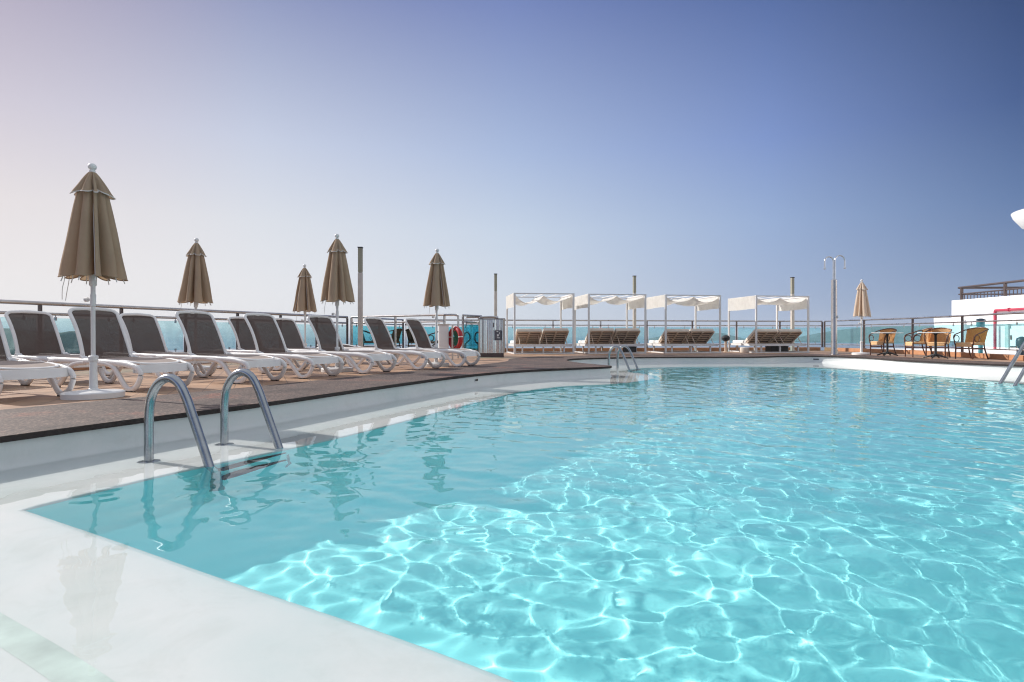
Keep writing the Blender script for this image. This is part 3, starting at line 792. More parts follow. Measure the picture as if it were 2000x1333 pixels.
# ------------------------------------------------------------------ closed parasols
def make_parasol(label, seed=1, canopy_r=0.335, strap=False, cv='canvas'):
    rnd = random.Random(seed)
    root = thing("closed_parasol", label, "parasol", (0, 0, 0), 0, "closed beige parasols")
    bm = bmesh.new(); lathe(bm, [(0.285, 0.0), (0.290, 0.055), (0.280, 0.066), (0.262, 0.072), (0.06, 0.085), (0.040, 0.10), (0.035, 0.39), (0.046, 0.40), (0.048, 0.445), (0.040, 0.452), (0.028, 0.455)], 40)
    bs = link("base", bm, M['pole'], root, ang=35)
    bm = bmesh.new(); lathe(bm, [(0.0215, 0.10), (0.0215, 0.98), (0.027, 0.985), (0.029, 1.11), (0.0235, 1.12), (0.0215, 2.44)], 18)
    pl = link("pole", bm, M['pole'], root)
    bm = bmesh.new(); a = rnd.uniform(2.8, 3.6)
    u = Vector((math.cos(a), math.sin(a), 0))
    tube(bm, [u * 0.02 + Vector((0, 0, 1.06)), u * 0.07 + Vector((0, 0, 1.06))], 0.009, 8); tube(bm, [u * 0.062 + Vector((0, 0, 1.06)), u * 0.095 + Vector((0, 0, 1.06))], 0.024, 12)
    link("knob", bm, M['pole'], pl)
    bm = bmesh.new(); lathe(bm, [(0.024, 1.20), (0.036, 1.215), (0.038, 1.32), (0.025, 1.34)], 16); link("runner", bm, M['pole'], root)
    K = 8; ph = [2 * math.pi * (k + rnd.uniform(-.22, .22)) / K for k in range(K)]; out = [rnd.uniform(0.84, 1.0) for _ in range(K)]
    deep = [rnd.uniform(0.42, 0.72) for _ in range(K)]; sk = [rnd.uniform(-0.5, 0.5) for _ in range(K)]
    def canopy(z0, z1, r0, r1, sub=16, rows=16, dmul=1.0, hem=0.03, bell=1.0):
        bm = bmesh.new(); rows_v = []
        for j in range(rows + 1):
            t = j / rows; z = z0 + (z1 - z0) * t; Rr = r0 + (r1 - r0) * t ** bell; ring = []
            for k in range(K):
                a0 = ph[k]; a1 = ph[(k + 1) % K]; 
                if a1 < a0: a1 += 2 * math.pi
                o0 = out[k]; o1 = out[(k + 1) % K]
                for q in range(sub):
                    s = q / sub; ce = 0.5 + 0.5 * sk[k]
                    crease = math.exp(-((s - ce) / 0.17) ** 2) * min(1, 0.35 + t * 1.2)
                    fold = 1 - deep[k] * dmul * crease - 0.05 * (1 - math.cos(2 * math.pi * s)) * 0.5
                    ang = a0 + (a1 - a0) * s + sk[k] * 0.5 * crease
                    rad = Rr * ((1 - s) * o0 + s * o1) * fold * (1 + 0.018 * math.sin(9 * t + 5 * k + 4 * s) * t)
                    zz = z + hem * t * t * (0.25 + 0.75 * crease) + 0.10 * t * (1 - o0) * (1 - s) + 0.10 * t * (1 - o1) * s
                    ring.append(bm.verts.new((rad * math.cos(ang), rad * math.sin(ang), zz)))
            rows_v.append(ring)
        n = len(rows_v[0])
        for A, B in zip(rows_v[:-1], rows_v[1:]):
            for k in range(n): bm.faces.new((A[k], A[(k + 1) % n], B[(k + 1) % n], B[k]))
        return bm, [v.co.copy() for v in rows_v[-1]]
    bm, hem = canopy(2.34, 1.27, 0.11, canopy_r, rows=22, hem=0.055, bell=0.82)
    cn = link("canopy", bm, M[cv], root, ang=55)
    bm = bmesh.new(); tube(bm, hem, 0.006, 5, closed=True); link("hem", bm, M[cv], cn)
    bm, hem = canopy(2.435, 2.165, 0.038, 0.205, rows=10, dmul=0.8, hem=0.06, bell=0.85)
    vc = link("vent_cap", bm, M[cv], root, ang=55)
    bm = bmesh.new(); tube(bm, hem, 0.006, 5, closed=True); link("piping", bm, M['piping'], vc)
    bm = bmesh.new(); lathe(bm, [(0.024, 2.425), (0.030, 2.435), (0.030, 2.455), (0.022, 2.462), (0.038, 2.478), (0.042, 2.497), (0.036, 2.518), (0.018, 2.532), (0.003, 2.535)], 18); link("finial", bm, M['pole'], root)
    for k in range(K):
        a = ph[k]; bm = bmesh.new(); rr = canopy_r * out[k] * 0.93
        tube(bm, [(0.05 * math.cos(a), 0.05 * math.sin(a), 2.28), (rr * math.cos(a) * .96, rr * math.sin(a) * .96, 1.275), (rr * math.cos(a), rr * math.sin(a), 1.245)], 0.0055, 6)
        link("rib", bm, M['pole'], root)
    for k in ((1, 2) if strap else (2,)):
        a = ph[(k + 3) % K] + 0.2; bm = bmesh.new(); x, y = 0.24 * math.cos(a), 0.24 * math.sin(a)
        tube(bm, catmull([(x, y, 1.36), (x * 1.05, y * 1.03, 1.25), (x * 1.12, y * 1.1, 1.16), (x * 1.2, y * 1.02, 1.05)], 4), 0.0035, 5); link("cord", bm, M['rope'], root)
    return root
par = [((-4.52, 6.36), 1.00, "nearest and tallest closed beige parasol, on a white round base between the first loungers", 3),
       ((-6.08, 11.3), 1.00, "closed beige parasol behind the second row, second from the left", 7),
       ((-3.22, 10.85), 1.00, "closed beige parasol in the middle of the lounger row, left of the tall light column", 12),
       ((-5.44, 15.5), 1.00, "small closed beige parasol standing far behind between two larger ones", 17),
       ((-1.64, 12.7), 1.00, "closed beige parasol over the last front row lounger, beside the lifebuoy", 21),
       ((11.75, 19.8), 1.00, "lone closed cream parasol on the right between the shower and the wicker chairs", 28)]
for i, (p, s, lb, sd_) in enumerate(par):
    r = make_parasol(lb, sd_, (0.315, 0.355, 0.34, 0.34, 0.335, 0.31)[i], strap=(i == 0), cv='canvas' if i < 5 else 'canvas_light'); r.location = (p[0], p[1], 0.0 if i != 5 else 0.0); r.rotation_euler = (R(0.4 * (i % 3 - 1)), R(0.6 * ((i * 2) % 3 - 1)), 0)

# ------------------------------------------------------------------ canopy daybeds
BW, BD, BH = 2.09, 2.0, 2.13
def make_bed(label, seed):
    rnd = random.Random(seed)
    root = thing("canopy_daybed", label, "daybed", (0, 0, 0), 0, "white canopy daybeds along the sea railing")
    t = 0.06
    for (x, y) in ((0, 0), (BW, 0), (0, BD), (BW, BD)):
        bm = bmesh.new(); box(bm, (x, y, BH / 2), (t, t, BH), bev=0.004); link("post", bm, M['bedmetal'], root, smooth=False)
    bm = bmesh.new()
    z = BH - 0.022
    for a, b in (((t / 2, 0), (BW - t / 2, 0)), ((t / 2, BD), (BW - t / 2, BD)), ((0, t / 2), (0, BD - t / 2)), ((BW, t / 2), (BW, BD - t / 2))):
        bar(bm, (a[0], a[1], z), (b[0], b[1], z), 0.045, 0.04)
    for k in (1, 2, 3):
        bar(bm, (BW * k / 4, .03, z), (BW * k / 4, BD - .03, z), 0.02, 0.02)
    link("top_frame", bm, M['bedmetal'], root, smooth=False)
    bm = bmesh.new()
    for a, b in (((t / 2, 0), (BW - t / 2, 0)), ((t / 2, BD), (BW - t / 2, BD)), ((0, t / 2), (0, BD - t / 2)), ((BW, t / 2), (BW, BD - t / 2))):
        bar(bm, (a[0], a[1], 0.022), (b[0], b[1], 0.022), 0.05, 0.04)
    link("floor_frame", bm, M['bedmetal'], root, smooth=False)
    # lounging platform
    bm = bmesh.new()
    for a, b in (((.04, .10), (BW - .04, .10)), ((.04, BD - .06), (BW - .04, BD - .06)), ((.07, .12), (.07, BD - .08)), ((BW - .07, .12), (BW - .07, BD - .08)), ((BW / 2, .12), (BW / 2, BD - .08))):
        bar(bm, (a[0], a[1], 0.30), (b[0], b[1], 0.30), 0.05, 0.085)
    for y in np.linspace(0.25, BD - .15, 10): bar(bm, (.09, y, .318), (BW - .09, y, .318), 0.06, 0.02)
    for (x, y) in ((.3, .16), (BW / 2, .16), (BW - .3, .16), (.3, BD - .12), (BW / 2, BD - .12), (BW - .3, BD - .12)): bar(bm, (x, y, 0.045), (x, y, 0.258), 0.05, 0.05, up=Vector((1, 0, 0)))
    link("platform", bm, M['bedmetal'], root, smooth=False)
    for s in (0, 1):
        x0 = 0.10 + s * (BW - .16) / 2; wd = (BW - .16) / 2 - 0.05
        th = R(32 + rnd.uniform(-1.5, 1.5)); hy = 0.88; Lb = 0.80
        # local frame of the raised back: hinge at y=hy going towards the pool (-y)
        def bpnt(x, s_, n_=0.0): return Vector((x0 + x, hy - Lb * s_ * math.cos(th) - n_ * math.sin(th) * -1, 0.345 + Lb * s_ * math.sin(th) + n_ * math.cos(th)))
        bm = bmesh.new()
        up = Vector((0, math.sin(th), math.cos(th)))
        for x in (0.03, wd / 2, wd - 0.03): bar(bm, bpnt(x, 0.0), bpnt(x, 1.0), 0.05, 0.035, up=up)
        for s_ in (0.03, 0.22, 0.40, 0.58, 0.76, 0.965):
            bar(bm, bpnt(0.0, s_, 0.022), bpnt(wd, s_, 0.022), 0.075 if s_ < .9 else 0.11, 0.018, up=up)
        for x in (0.10, wd - 0.10):
            tube(bm, [bpnt(x, 0.72), (x0 + x, hy - 0.80, 0.33)], 0.012, 6)
        bf = link("back_frame", bm, M['slat'], root, smooth=False)
        bm = bmesh.new(); bar(bm, bpnt(wd / 2, 0.01, 0.038), bpnt(wd / 2, 0.99, 0.038), wd - 0.01, 0.008, up=up)
        link("gap_shade_panel", bm, M['darkpanel'], root, smooth=False)  # sheet coloured dark to stand in for shade in the slat gaps
        bm = bmesh.new()
        c = bpnt(wd / 2, 0.5, 0.107)
        mt = Matrix.Translation(c) @ Matrix.Rotation(-th, 4, 'X')
        box(bm, (0, 0, 0), (wd, Lb * 1.0, 0.125), mt, 0.035); link("back_cushion", bm, M['cushion'], root, ang=60)
        bm = bmesh.new(); box(bm, (x0 + wd / 2, (hy + BD - .08) / 2 + .02, 0.395), (wd, BD - .08 - hy - .04, 0.125), bev=0.035); link("seat_cushion", bm, M['bedcloth'], root, ang=60)
    # canopy cloth hung in swags over the three bars
    sag = [rnd.uniform(0.20, 0.29) for _ in range(2)]; mid = BW * rnd.uniform(0.46, 0.52); skew = rnd.uniform(-.12, .12)
    def cf(u, v):
        x = 0.03 + (BW - .06) * u; m_ = mid + skew * (v - .5)
        if x < m_: s = (x - .03) / (m_ - .03); d = sag[0]
        else: s = (x - m_) / (BW - .03 - m_); d = sag[1]
        z = BH - 0.06 - d * (4 * s * (1 - s)) ** 0.85 * (1 + 0.18 * math.sin(5 * v + 3 * u + seed))
        return Vector((x, 0.03 + (BD - .06) * v + 0.0, z + 0.006 * math.sin(22 * v + 9 * u)))
    bm = bmesh.new(); grid_surf(bm, cf, 44, 16)
    bmesh.ops.solidify(bm, geom=bm.faces[:], thickness=0.004)
    link("canopy_cloth", bm, M['bedcloth'], root, ang=60)
    for x, sgn in ((-0.034, -1), (BW + 0.034, 1)):
        dr = 0.47 + rnd.uniform(-.02, .03)
        def sf(u, v, x=x, sgn=sgn, dr=dr):
            return Vector((x + sgn * 0.012 * math.sin(14 * u + 3 * v + seed) * v + sgn * .006, 0.01 + (BD - .02) * u, BH - 0.005 - dr * v * (1 + 0.02 * math.sin(6 * u + seed))))
        bm = bmesh.new(); grid_surf(bm, sf, 30, 8); bmesh.ops.solidify(bm, geom=bm.faces[:], thickness=0.004)
        link("side_valance", bm, M['bedcloth'], root, ang=60)
    return root
BROT = R(8)
for p, lb, sd_ in (((0.09, 20.40), "leftmost canopy daybed, next to the stainless cabinet", 1), ((2.72, 20.85), "canopy daybed behind the far pool ladder, second from the left", 2),
                   ((5.56, 21.30), "third canopy daybed, in the middle of the far pool edge", 3), ((9.02, 21.75), "rightmost canopy daybed, standing apart beside the tall shower", 4)):
    b = make_bed(lb, sd_); b.location = (p[0], p[1], 0); b.rotation_euler = (0, 0, BROT)

# ------------------------------------------------------------------ light columns
def make_column(label):
    root = thing("light_column", label, "light column", (0, 0, 0), 0, "tall square light columns")
    bm = bmesh.new(); box(bm, (0, 0, 1.19), (0.115, 0.115, 2.34), bev=0.006); box(bm, (0, 0, 0.012), (0.2, 0.2, 0.022)); link("shaft", bm, M['column'], root, smooth=False)
    bm = bmesh.new(); box(bm, (0, 0, 2.70), (0.105, 0.105, 0.66))
    for k in range(9): box(bm, (0, 0, 2.42 + k * 0.07), (0.115, 0.115, 0.012))
    link("lamp_head", bm, M['lamp'], root, smooth=False)
    bm = bmesh.new(); box(bm, (0, 0, 3.045), (0.125, 0.125, 0.03)); link("cap", bm, M['rubber'], root, smooth=False)
    return root
c0 = make_column("tallest looking light column, behind the loungers right of the middle parasol"); c0.location = (-4.12, 16.0, 0)
dup(c0, (-0.64, 23.0, 0), 0.1, "light column rising behind the stainless cabinet")
dup(c0, (4.95, 24.35 - .55, 0), 0.14, "light column behind the second canopy daybed")
dup(c0, (11.62, 24.9 - .5, 0), 0.14, "light column behind the rightmost canopy daybed")

# ------------------------------------------------------------------ shower
root = thing("pool_shower", "tall stainless double gooseneck shower at the far pool edge", "shower", (10.75, 19.65, 0))
bm = bmesh.new(); lathe(bm, [(0.17, 0.007), (0.17, 0.02), (0.10, 0.03), (0.095, 0.05), (0.088, 2.50), (0.075, 2.515), (0.04, 2.52)], 24); link("column", bm, M['railsteel'], root, ang=35)
bm = bmesh.new(); lathe(bm, [(0.012, 1.22), (0.03, 1.25), (0.03, 1.29), (0.012, 1.32)], 12, (0.07, -0.08, 0)); link("tap", bm, M['steel'], root)
for s, rr, zt in ((-1, 0.145, 3.12), (1, 0.165, 3.14)):
    bm = bmesh.new(); P = [(s * 0.024, 0, 2.5), (s * 0.024, 0, zt - 0.05)]
    for k in range(0, 13):
        a = math.pi * k / 12; P.append((s * (0.024 + rr - rr * math.cos(a)), 0, zt + rr * math.sin(a) * 1.1))
    P += [(s * (0.024 + 2 * rr), 0, zt - 0.12), (s * (0.024 + 2 * rr), 0, zt - 0.22)]
    tube(bm, P, 0.021, 12); g = link("gooseneck_pipe", bm, M['steel'], root)
    bm = bmesh.new(); lathe(bm, [(0.02, 0), (0.04, -0.02), (0.04, -0.05), (0.03, -0.055)], 14, (s * (0.024 + 2 * rr), 0, zt - 0.21)); link("shower_head", bm, M['steel'], g)

# ------------------------------------------------------------------ wicker armchairs and tables
def make_chair(label, sm='wicker', fm='cane', group="wicker armchairs around the small tables"):
    root = thing("wicker_armchair", label, "armchair", (0, 0, 0), 0, group)
    bm = bmesh.new(); box(bm, (0.02, 0, 0.425), (0.48, 0.48, 0.07), bev=0.025); box(bm, (0.245, 0, 0.375), (0.03, 0.46, 0.07), bev=0.008)
    link("seat", bm, M[sm], root, ang=50)
    bm = bmesh.new()
    def bk(u, v):
        a = (u - 0.5) * 2; x = -0.25 + 0.11 * a * a - 0.11 * v; return Vector((x, 0.27 * a * (1 + .06 * v), 0.44 + (0.43 - .05 * a * a) * v))
    grid_surf(bm, bk, 14, 8); bmesh.ops.solidify(bm, geom=bm.faces[:], thickness=0.03); link("backrest", bm, M[sm], root, ang=60)
    bm = bmesh.new(); tube(bm, catmull([tuple(bk(u, 1.02)) for u in np.linspace(0, 1, 9)], 3), 0.016, 8); link("back_rail", bm, M[fm], root)
    for s in (-1, 1):
        bm = bmesh.new()
        tube(bm, catmull([tuple(bk(0.5 + s * 0.5, 0.98)), (-0.15, s * 0.30, 0.80), (0.02, s * 0.305, 0.735), (0.18, s * 0.30, 0.685), (0.255, s * 0.285, 0.62), (0.262, s * 0.262, 0.50), (0.25, s * 0.25, 0.40)], 5), 0.016, 8)
        a = link("arm", bm, M[fm], root)
        bm = bmesh.new(); cc = Vector((0.15, s * 0.283, 0.565)); tube(bm, [cc + Vector((0.095 * math.cos(t), 0, 0.095 * math.sin(t))) for t in np.linspace(0, 2 * math.pi, 22)[:-1]], 0.010, 7, closed=True); link("ring", bm, M[fm], a)
        bm = bmesh.new(); tube(bm, [(0.25, s * 0.23, 0.42), (0.255, s * 0.235, 0.0)], [0.021, 0.017], 8); link("leg", bm, M[fm], root)
        bm = bmesh.new(); tube(bm, catmull([(-0.20, s * 0.21, 0.42), (-0.23, s * 0.215, 0.25), (-0.33, s * 0.23, 0.0)], 4), 0.018, 8); link("leg", bm, M[fm], root)
    bm = bmesh.new(); tube(bm, [(0.25, -0.23, 0.30), (0.25, 0.23, 0.30)], 0.011, 6); tube(bm, [(-0.215, -0.2, 0.30), (-0.215, 0.2, 0.30)], 0.011, 6)
    for s in (-1, 1): tube(bm, [(0.25, s * .23, 0.28), (-0.215, s * .21, 0.28)], 0.011, 6)
    link("stretcher", bm, M[fm], root)
    return root
ch = make_chair("wicker armchair nearest the lone cream parasol, behind the left table"); ch.location = (12.15, 19.3, 0); ch.rotation_euler = (0, 0, R(200))
dup(ch, (12.35, 17.9, 0), R(170), "wicker armchair turned sideways between the two tables, mostly its dark cane arm showing")
dup(ch, (12.62, 17.45, 0), R(222), "wicker armchair behind the right table, tucked under its top")
dup(ch, (12.78, 16.4, 0), R(196), "rightmost wicker armchair, side on with round arm loops")
bpy.context.view_layer.update()
def make_table(label):
    root = thing("bistro_table", label, "table", (0, 0, 0), 0, "small white bistro tables")
    bm = bmesh.new(); box(bm, (0, 0, 0.735), (0.70, 0.70, 0.026), bev=0.008); link("table_top", bm, M['tabletop'], root, ang=40)
    bm = bmesh.new(); lathe(bm, [(0.05, 0.06), (0.055, 0.09), (0.032, 0.14), (0.03, 0.66), (0.05, 0.70), (0.12, 0.715), (0.12, 0.722)], 16); link("column", bm, M['iron'], root, ang=40)
    for k in range(4):
        a = math.pi / 2 * k; u = Vector((math.cos(a), math.sin(a), 0)); bm = bmesh.new()
        tube(bm, catmull([tuple(u * .03 + Vector((0, 0, .11))), tuple(u * .14 + Vector((0, 0, .075))), tuple(u * .25 + Vector((0, 0, .035))), tuple(u * .30 + Vector((0, 0, .016)))], 4), [0.03] * 4 + [.024] * 4 + [.018] * 4 + [.015], 8); link("foot", bm, M['iron'], root)
    return root
tb = make_table("left white bistro table with black iron foot, near the lone parasol"); tb.location = (12.05, 18.9, 0); tb.rotation_euler = (0, 0, R(40))
dup(tb, (12.05, 16.75, 0), R(38), "right white bistro table with black iron foot, before the tucked in wicker chair")

# dark armchairs behind the inner railing
dc = make_chair("dark armchair behind the inner railing, seen over the backs of the last two loungers", 'darkwicker', 'rubber', "dark armchairs behind the inner railing")
dc.name = "dark_armchair"; dc.location = (-4.15, 20.2, 0); dc.rotation_euler = (0, 0, R(160))
for p, a, lb in (((-3.2, 19.9, 0), 60, "dark armchair left of the last beige parasol pole, above the last lounger"), ((-4.95, 20.4, 0), 20, "dark armchair at the left, partly hidden by the tall light column"),
                 ((-2.55, 19.6, 0), 190, "dark armchair just left of the white lifebuoy pillar")):
    dup(dc, p, R(a), lb)
bm = bmesh.new(); tube(bm, [(-2.6, 18.2, 0.22), (-2.05, 17.9, 0.66)], 0.028, 8)
tube(bm, [(-2.55, 18.18, 0.24), (-2.55, 18.18, 0.0)], 0.02, 8); tube(bm, [(-2.1, 17.93, 0.62), (-2.1, 17.93, 0.0)], 0.02, 8)
tag(link("stair_handrail", bm, M['navy']), "dark sloping stair handrail behind the last lounger back", "handrail")
def loop_rail(P, label):
    bm = bmesh.new(); tube(bm, catmull(P, 6), 0.027, 10)
    return tag(link("looped_handrail", bm, M['navy']), label, "handrail", "dark looped handrails")
X = lambda px, Y: (px - 1000) / F * Y
Yh = 18.0
loop_rail([(X(903, Yh), Yh + .5, 0.62), (X(908, Yh), Yh + .1, 0.73), (X(914, Yh), Yh, 0.74), (X(918, Yh), Yh, 0.62), (X(916, Yh), Yh, 0.50), (X(909, Yh), Yh, 0.40), (X(908, Yh), Yh, 0.2), (X(908, Yh), Yh, 0.0)], "dark looped handrail right of the red lifebuoy")
loop_rail([(X(940, Yh), Yh + .1, 0.74), (X(934, Yh), Yh, 0.75), (X(929, Yh), Yh, 0.72), (X(927, Yh), Yh, 0.58), (X(930, Yh), Yh, 0.45), (X(934, Yh), Yh, 0.40), (X(934, Yh), Yh, 0.2), (X(934, Yh), Yh, 0.0)], "dark looped handrail touching the left side of the stainless cabinet")

# ------------------------------------------------------------------ pillar with lifebuoy, stainless cabinet
root = thing("white_pillar", "short white rendered pillar with a dark cap beside the lifebuoy", "pillar", (-1.86, 16.0, 0), R(10))
bm = bmesh.new(); box(bm, (0, 0, 0.47), (0.26, 0.26, 0.94), bev=0.01); link("shaft", bm, M['paint'], root, smooth=False)
bm = bmesh.new(); box(bm, (0, 0, 0.955), (0.32, 0.32, 0.03), bev=0.004); link("cap", bm, M['column'], root, smooth=False)
root = thing("lifebuoy", "red lifebuoy with white bands and a green rope net inside, hung on a post", "lifebuoy", (-1.52, 15.8, 0.58), R(38))
bm = bmesh.new(); tube(bm, [(0, 0.265 * math.cos(t), 0.265 * math.sin(t)) for t in np.linspace(0, 2 * math.pi, 41)[:-1]], 0.062, 12, closed=True, up=(1, 0, 0)); rg = link("ring", bm, M['red'], root)
for t in (0.15, math.pi - .15, math.pi / 2 , -math.pi / 2):
    bm = bmesh.new(); tube(bm, [(0, 0.265 * math.cos(t + d), 0.265 * math.sin(t + d)) for d in (-.05, 0, .05)], 0.0655, 12, up=(1, 0, 0)); link("band", bm, M['buoywhite'], rg)
bm = bmesh.new(); rnd = random.Random(2)
for k in range(22):
    a = rnd.uniform(0, 6.28); b = a + rnd.uniform(1.8, 4.2); tube(bm, catmull([(0.02, .20 * math.cos(a), .20 * math.sin(a)), (0.05 + rnd.uniform(0, .03), rnd.uniform(-.06, .06), rnd.uniform(-.06, .06)), (0.02, .20 * math.cos(b), .20 * math.sin(b))], 4), 0.014, 6)
link("rope_coil", bm, M['green'], root)
bm = bmesh.new(); tube(bm, [(-0.09, 0, -0.58), (-0.09, 0, 0.36)], 0.025, 8); tube(bm, [(-0.09, 0, 0.26), (0.0, 0, 0.26)], 0.012, 6); link("hanger_post", bm, M['column'], root)

root = thing("steel_cabinet", "mirror polished stainless cabinet with a dark notice plate, left of the daybeds", "cabinet", (-0.64, 18.1, 0), R(4))
bm = bmesh.new(); box(bm, (0, 0, 0.06), (0.74, 0.66, 0.12)); link("plinth", bm, M['post'], root, smooth=False)
bm = bmesh.new()
def cab(u, v):
    x = -0.385 + 0.77 * u
    return Vector((x, -0.345 - 0.013 * math.sin(u * 2 * math.pi * 4.5 + 2 * math.sin(7 * u)) - 0.004 * math.sin(u * 2 * math.pi * 11.3 + 1), 0.125 + 1.01 * v))
grid_surf(bm, cab, 120, 1)
box(bm, (0, 0.01, 0.63), (0.76, 0.66, 1.02)); link("body", bm, M['steel'], root, ang=40)
for k, xx in enumerate((-0.37, 0.37)):
    bm = bmesh.new(); box(bm, (xx, -0.365, 0.63), (0.045, 0.02, 1.04), bev=0.004); link("door_edge", bm, M['column'], root, smooth=False)
bm = bmesh.new(); box(bm, (0, 0, 1.155), (0.82, 0.74, 0.03), bev=0.004); link("lid", bm, M['post'], root, smooth=False)
bm = bmesh.new(); tube(bm, catmull([(-0.36, -.3, 1.17), (-0.30, -.3, 1.215), (0.05, -.3, 1.225), (0.14, -.3, 1.20), (0.20, -.3, 1.17)], 5), 0.016, 8); link("handle", bm, M['steel'], root)
bm = bmesh.new(); box(bm, (0.19, -0.383, 0.66), (0.20, 0.012, 0.30)); sg = link("notice_plate", bm, M['sign'], root, smooth=False)
bm = bmesh.new()
box(bm, (0.175, -0.391, 0.77), (0.05, 0.004, 0.03)); box(bm, (0.19, -0.391, 0.66), (0.06, 0.004, 0.06)); box(bm, (0.21, -0.391, 0.585), (0.07, 0.004, 0.025)); box(bm, (0.165, -0.391, 0.60), (0.012, 0.004, 0.05)); box(bm, (0.235, -0.391, 0.72), (0.02, 0.004, 0.06))
link("notice_marks", bm, M['signwhite'], sg, smooth=False)
bm = bmesh.new(); tube(bm, [(0.06, -0.375, 0.9), (0.06, -0.375, 1.04)], 0.01, 6); link("door_pull", bm, M['post'], root)

# small things between and under the beds
root = thing("bollard", "short post with a black cap between the third and fourth daybeds", "bollard", (8.35, 23.0, 0))
bm = bmesh.new(); lathe(bm, [(0.10, 0), (0.10, 0.02), (0.05, 0.03), (0.045, 0.42), (0.03, 0.43)], 16); link("stem", bm, M['slat'], root)
bm = bmesh.new(); lathe(bm, [(0.05, 0.42), (0.15, 0.47), (0.16, 0.56), (0.10, 0.64), (0.02, 0.66)], 18); link("cap", bm, M['rubber'], root)
def crate(p, s, label, grp=None):
    root = thing("storage_box", label, "box", p, BROT, grp)
    bm = bmesh.new(); box(bm, (0, 0, s[2] * .45), (s[0], s[1], s[2] * .9), bev=0.01); link("body", bm, M['rubber'], root, smooth=False)
    bm = bmesh.new(); box(bm, (0, 0, s[2] * .95), (s[0] + .02, s[1] + .02, s[2] * .1), bev=0.005); link("lid", bm, M['rubber'], root, smooth=False)
crate((10.05, 22.35, 0), (0.70, 0.4, 0.25), "low black box pushed under the rightmost daybed", "black boxes under daybeds")
crate((4.25, 21.3, 0), (0.40, 0.35, 0.25), "low black box under the second daybed, seen past the far ladder", "black boxes under daybeds")
bm = bmesh.new(); lathe(bm, [(0.16, 0), (0.17, 0.02), (0.17, 0.17), (0.15, 0.19)], 20)
o = link("pouf", bm, M['cushion']); o.location = (8.85, 22.4, 0); tag(o, "round cream pouf on the floor at the left of the rightmost daybed", "pouf")

# ------------------------------------------------------------------ white building at the right
fx0, fy0, fx1, fy1 = 22.6, 30.1, 21.4, 8.0
root = thing("hotel_building", "white building with a railed roof terrace beyond the right railing", "building", (0, 0, 0))
fd = Vector((fx1 - fx0, fy1 - fy0, 0)); FL = fd.length; fu = fd / FL; fn = Vector((fu.y, -fu.x, 0)) * -1
if fn.x > 0: fn = -fn
def fp(s, out=0.0, z=0.0): return Vector((fx0, fy0, 0)) + fu * s + fn * out + Vector((0, 0, z))
def fbox(bm, s0, s1, o0, o1, z0, z1):
    vs = [bm.verts.new(fp(s, o, z)) for z in (z0, z1) for (s, o) in ((s0, o0), (s1, o0), (s1, o1), (s0, o1))]
    for q in ((0, 1, 2, 3), (4, 5, 6, 7), (0, 1, 5, 4), (1, 2, 6, 5), (2, 3, 7, 6), (3, 0, 4, 7)): bm.faces.new([vs[i] for i in q])
bm = bmesh.new(); fbox(bm, 0.6, FL, -8, 0, -3, 1.15); link("ground_storey", bm, M['palecyan'], root, smooth=False)
bm = bmesh.new(); fbox(bm, 0, FL, -8.2, 0.12, 1.15, 2.42); link("roof_parapet", bm, M['paint'], root, smooth=False)
# low rounded side wing reaching to the left
bm = bmesh.new(); cs = []
for k in range(11):
    a = math.pi / 2 * k / 10; cs.append((-1.2 - 1.0 * math.sin(a), 0.62 + 0 - 0.85 * (math.cos(a)) + .0))
prof = [(1.0, 1.42), (-1.1, 1.58), (-1.1, 1.3)] + [(-1.1 + 1.5 * (1 - math.cos(math.pi / 2 * k / 8)), 1.3 - 0.95 * math.sin(math.pi / 2 * k / 8)) for k in range(1, 9)] + [(1.0, 0.33)]
A = [bm.verts.new(fp(s, 0.30, z)) for s, z in prof]; B = [bm.verts.new(fp(s, -7.5, z)) for s, z in prof]
bm.faces.new(A); bm.faces.new(B[::-1])
for i in range(len(A)): bm.faces.new((A[i], A[(i + 1) % len(A)], B[(i + 1) % len(A)], B[i]))
link("curved_balcony", bm, M['paint'], root, smooth=False)
# ground slab
bm = bmesh.new(); fbox(bm, 0.2, FL, 0.002, 4.5, -0.6, -0.03); link("forecourt", bm, M['paint'], root, smooth=False)
bm = bmesh.new()
for s in (0.4, 3.2, 6.1, 9.0, 12): fbox(bm, s, s + .10, -0.12, -0.02, 2.42, 3.08)
P1 = [fp(0.25, -6, 3.05), fp(0.25, -0.07, 3.05), fp(15, -0.07, 3.05)]; tube(bm, P1, 0.055, 8); tube(bm, [p - Vector((0, 0, .33)) for p in P1], 0.035, 8)
for k in range(60): q = 0.4 + k * 0.22; fbox(bm, q, q + .03, -0.085, -0.06, 2.42, 2.70)
link("roof_railing", bm, M['post'], root, smooth=False)
for pc in ([(4.4, 4.52), (2.42, 3.02)], [(6.6, 6.72), (2.42, 3.02)]):
    pass
bm = bmesh.new(); fbox(bm, 4.0, 6.4, -1.6, -1.5, 2.92, 3.02); fbox(bm, 4.0, 4.12, -1.6, -1.5, 2.42, 2.92); fbox(bm, 6.28, 6.4, -1.6, -1.5, 2.42, 2.92); fbox(bm, 4.2, 6.2, -3.0, -2.4, 2.42, 2.72); link("roof_frame", bm, M['paint'], root, smooth=False)
bm = bmesh.new(); tube(bm, [fp(2.95, 0.16, 0.0), fp(2.95, 0.16, 1.74), fp(3.02, 0.2, 1.79), fp(16, 0.2, 1.80)], 0.06, 8)
for k in range(4): tube(bm, [fp(3.8 + k * 2, 0.2, 1.793), fp(3.86 + k * 2, 0.2, 1.793)], 0.09, 8)
link("red_pipe", bm, M['redpipe'], root)
bm = bmesh.new(); fbox(bm, 3.45, 3.65, 0.003, 0.10, 0.0, 1.12); link("door_jamb", bm, M['doorgrey'], root, smooth=False)
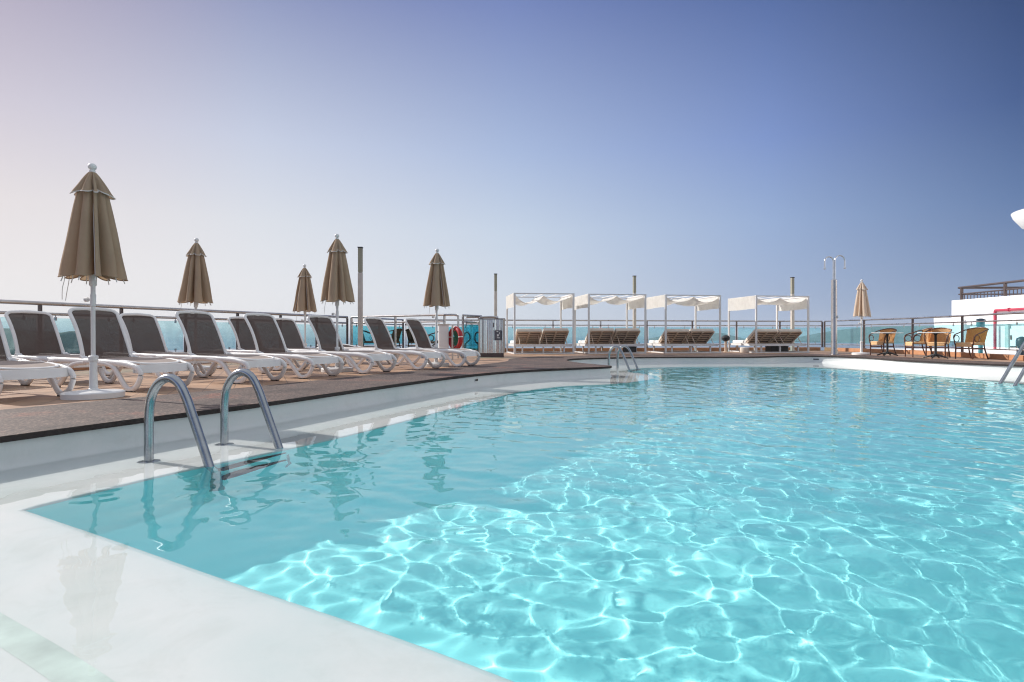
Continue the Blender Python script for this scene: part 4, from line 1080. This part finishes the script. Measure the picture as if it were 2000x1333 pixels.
bm = bmesh.new(); fbox(bm, 3.67, 5.0, 0.003, 0.05, 0.0, 0.95); dr = link("door", bm, M['paint'], root, smooth=False)
bm = bmesh.new(); fbox(bm, 3.75, 3.79, 0.052, 0.10, 0.45, 0.65); link("door_handle", bm, M['post'], dr, smooth=False)
# curved upper balcony at the frame edge
bm = bmesh.new(); c = Vector((24.85, 25.6, 5.15)); rings = []
pf = [(0.0, -0.02), (1.0, 0.0), (1.55, 0.12), (2.05, 0.42), (2.35, 0.85), (2.42, 1.05), (2.25, 1.05), (0.0, 1.06)]
lathe(bm, pf[1:-1], 48, tuple(c), cap=True); link("upper_balcony", bm, M['paint'], root, ang=25)
bm = bmesh.new(); fbox(bm, 4.0, FL, -9.5, -3.4, 2.42, 6.3); link("upper_storey", bm, M['paint'], root, smooth=False)

root = thing("teal_lamp_post", "teal painted post with a wide head behind the rightmost wicker armchair", "lamp post", (17.35, 21.8, 0))
bm = bmesh.new(); lathe(bm, [(0.07, -0.05), (0.07, 0.9), (0.10, 0.93), (0.13, 1.0), (0.13, 1.18), (0.09, 1.2)], 16); link("post", bm, M['tealpaint'], root, ang=40)
bm = bmesh.new(); lathe(bm, [(0.15, 1.2), (0.15, 1.24), (0.05, 1.28)], 16); link("cap", bm, M['navy'], root, ang=40)
root = thing("dark_scooter_seat", "dark blue rounded fitness seat beyond the railing at the right edge", "equipment", (15.76, 18.2, 0))
root.name = "dark_machine"
bm = bmesh.new(); box(bm, (0, 0, 0.42), (0.28, 0.28, 0.40), bev=0.12); link("body", bm, M['navy'], root, ang=60)
bm = bmesh.new(); box(bm, (0, 0, 0.11), (0.2, 0.2, 0.22), bev=0.03); box(bm, (-0.24, 0, 0.30), (0.22, 0.06, 0.05), bev=0.01); link("stand", bm, M['navy'], root, smooth=False)

# drain groove in the shelf beside the camera
bm = bmesh.new(); gp = catmull([(-2.9, 2.5), (-2.2, 2.17), (-1.57, 1.81), (-1.09, 1.52), (-0.5, 1.12), (0.2, 0.6)], 6)
va = []; 
for i, p in enumerate(gp):
    t = (gp[min(i + 1, len(gp) - 1)] - gp[max(i - 1, 0)]).normalized(); n_ = Vector((-t.y, t.x, 0))
    va.append([bm.verts.new((p + n_ * o)[:2] + (SHELF + z,)) for o, z in ((-.045, .001), (-.03, .0035), (0, .0045), (.03, .0035), (.045, .001))])
for a, b in zip(va[:-1], va[1:]):
    for k in range(4): bm.faces.new((a[k], a[k + 1], b[k + 1], b[k]))
o = tag(link("shelf_joint", bm, mat("joint_sealant", (0.55, 0.65, 0.61), 0.6, var=0.25, scale=6)), kind='structure'); o.cycles.is_caustics_receiver = True

# sea haze
HAZE = True
if HAZE:
    m = bpy.data.materials.new("haze_air"); m.use_nodes = True; n = m.node_tree.nodes; n.clear()
    pv = n.new("ShaderNodeVolumePrincipled"); pv.inputs["Color"].default_value = (0.86, 0.91, 0.98, 1); pv.inputs["Density"].default_value = 0.00016
    ou = n.new("ShaderNodeOutputMaterial"); m.node_tree.links.new(pv.outputs[0], ou.inputs["Volume"])
    bm = bmesh.new(); box(bm, (0, 19000, 12.5), (64000, 44000, 99)); tag(link("haze", bm, m, smooth=False), kind='stuff')
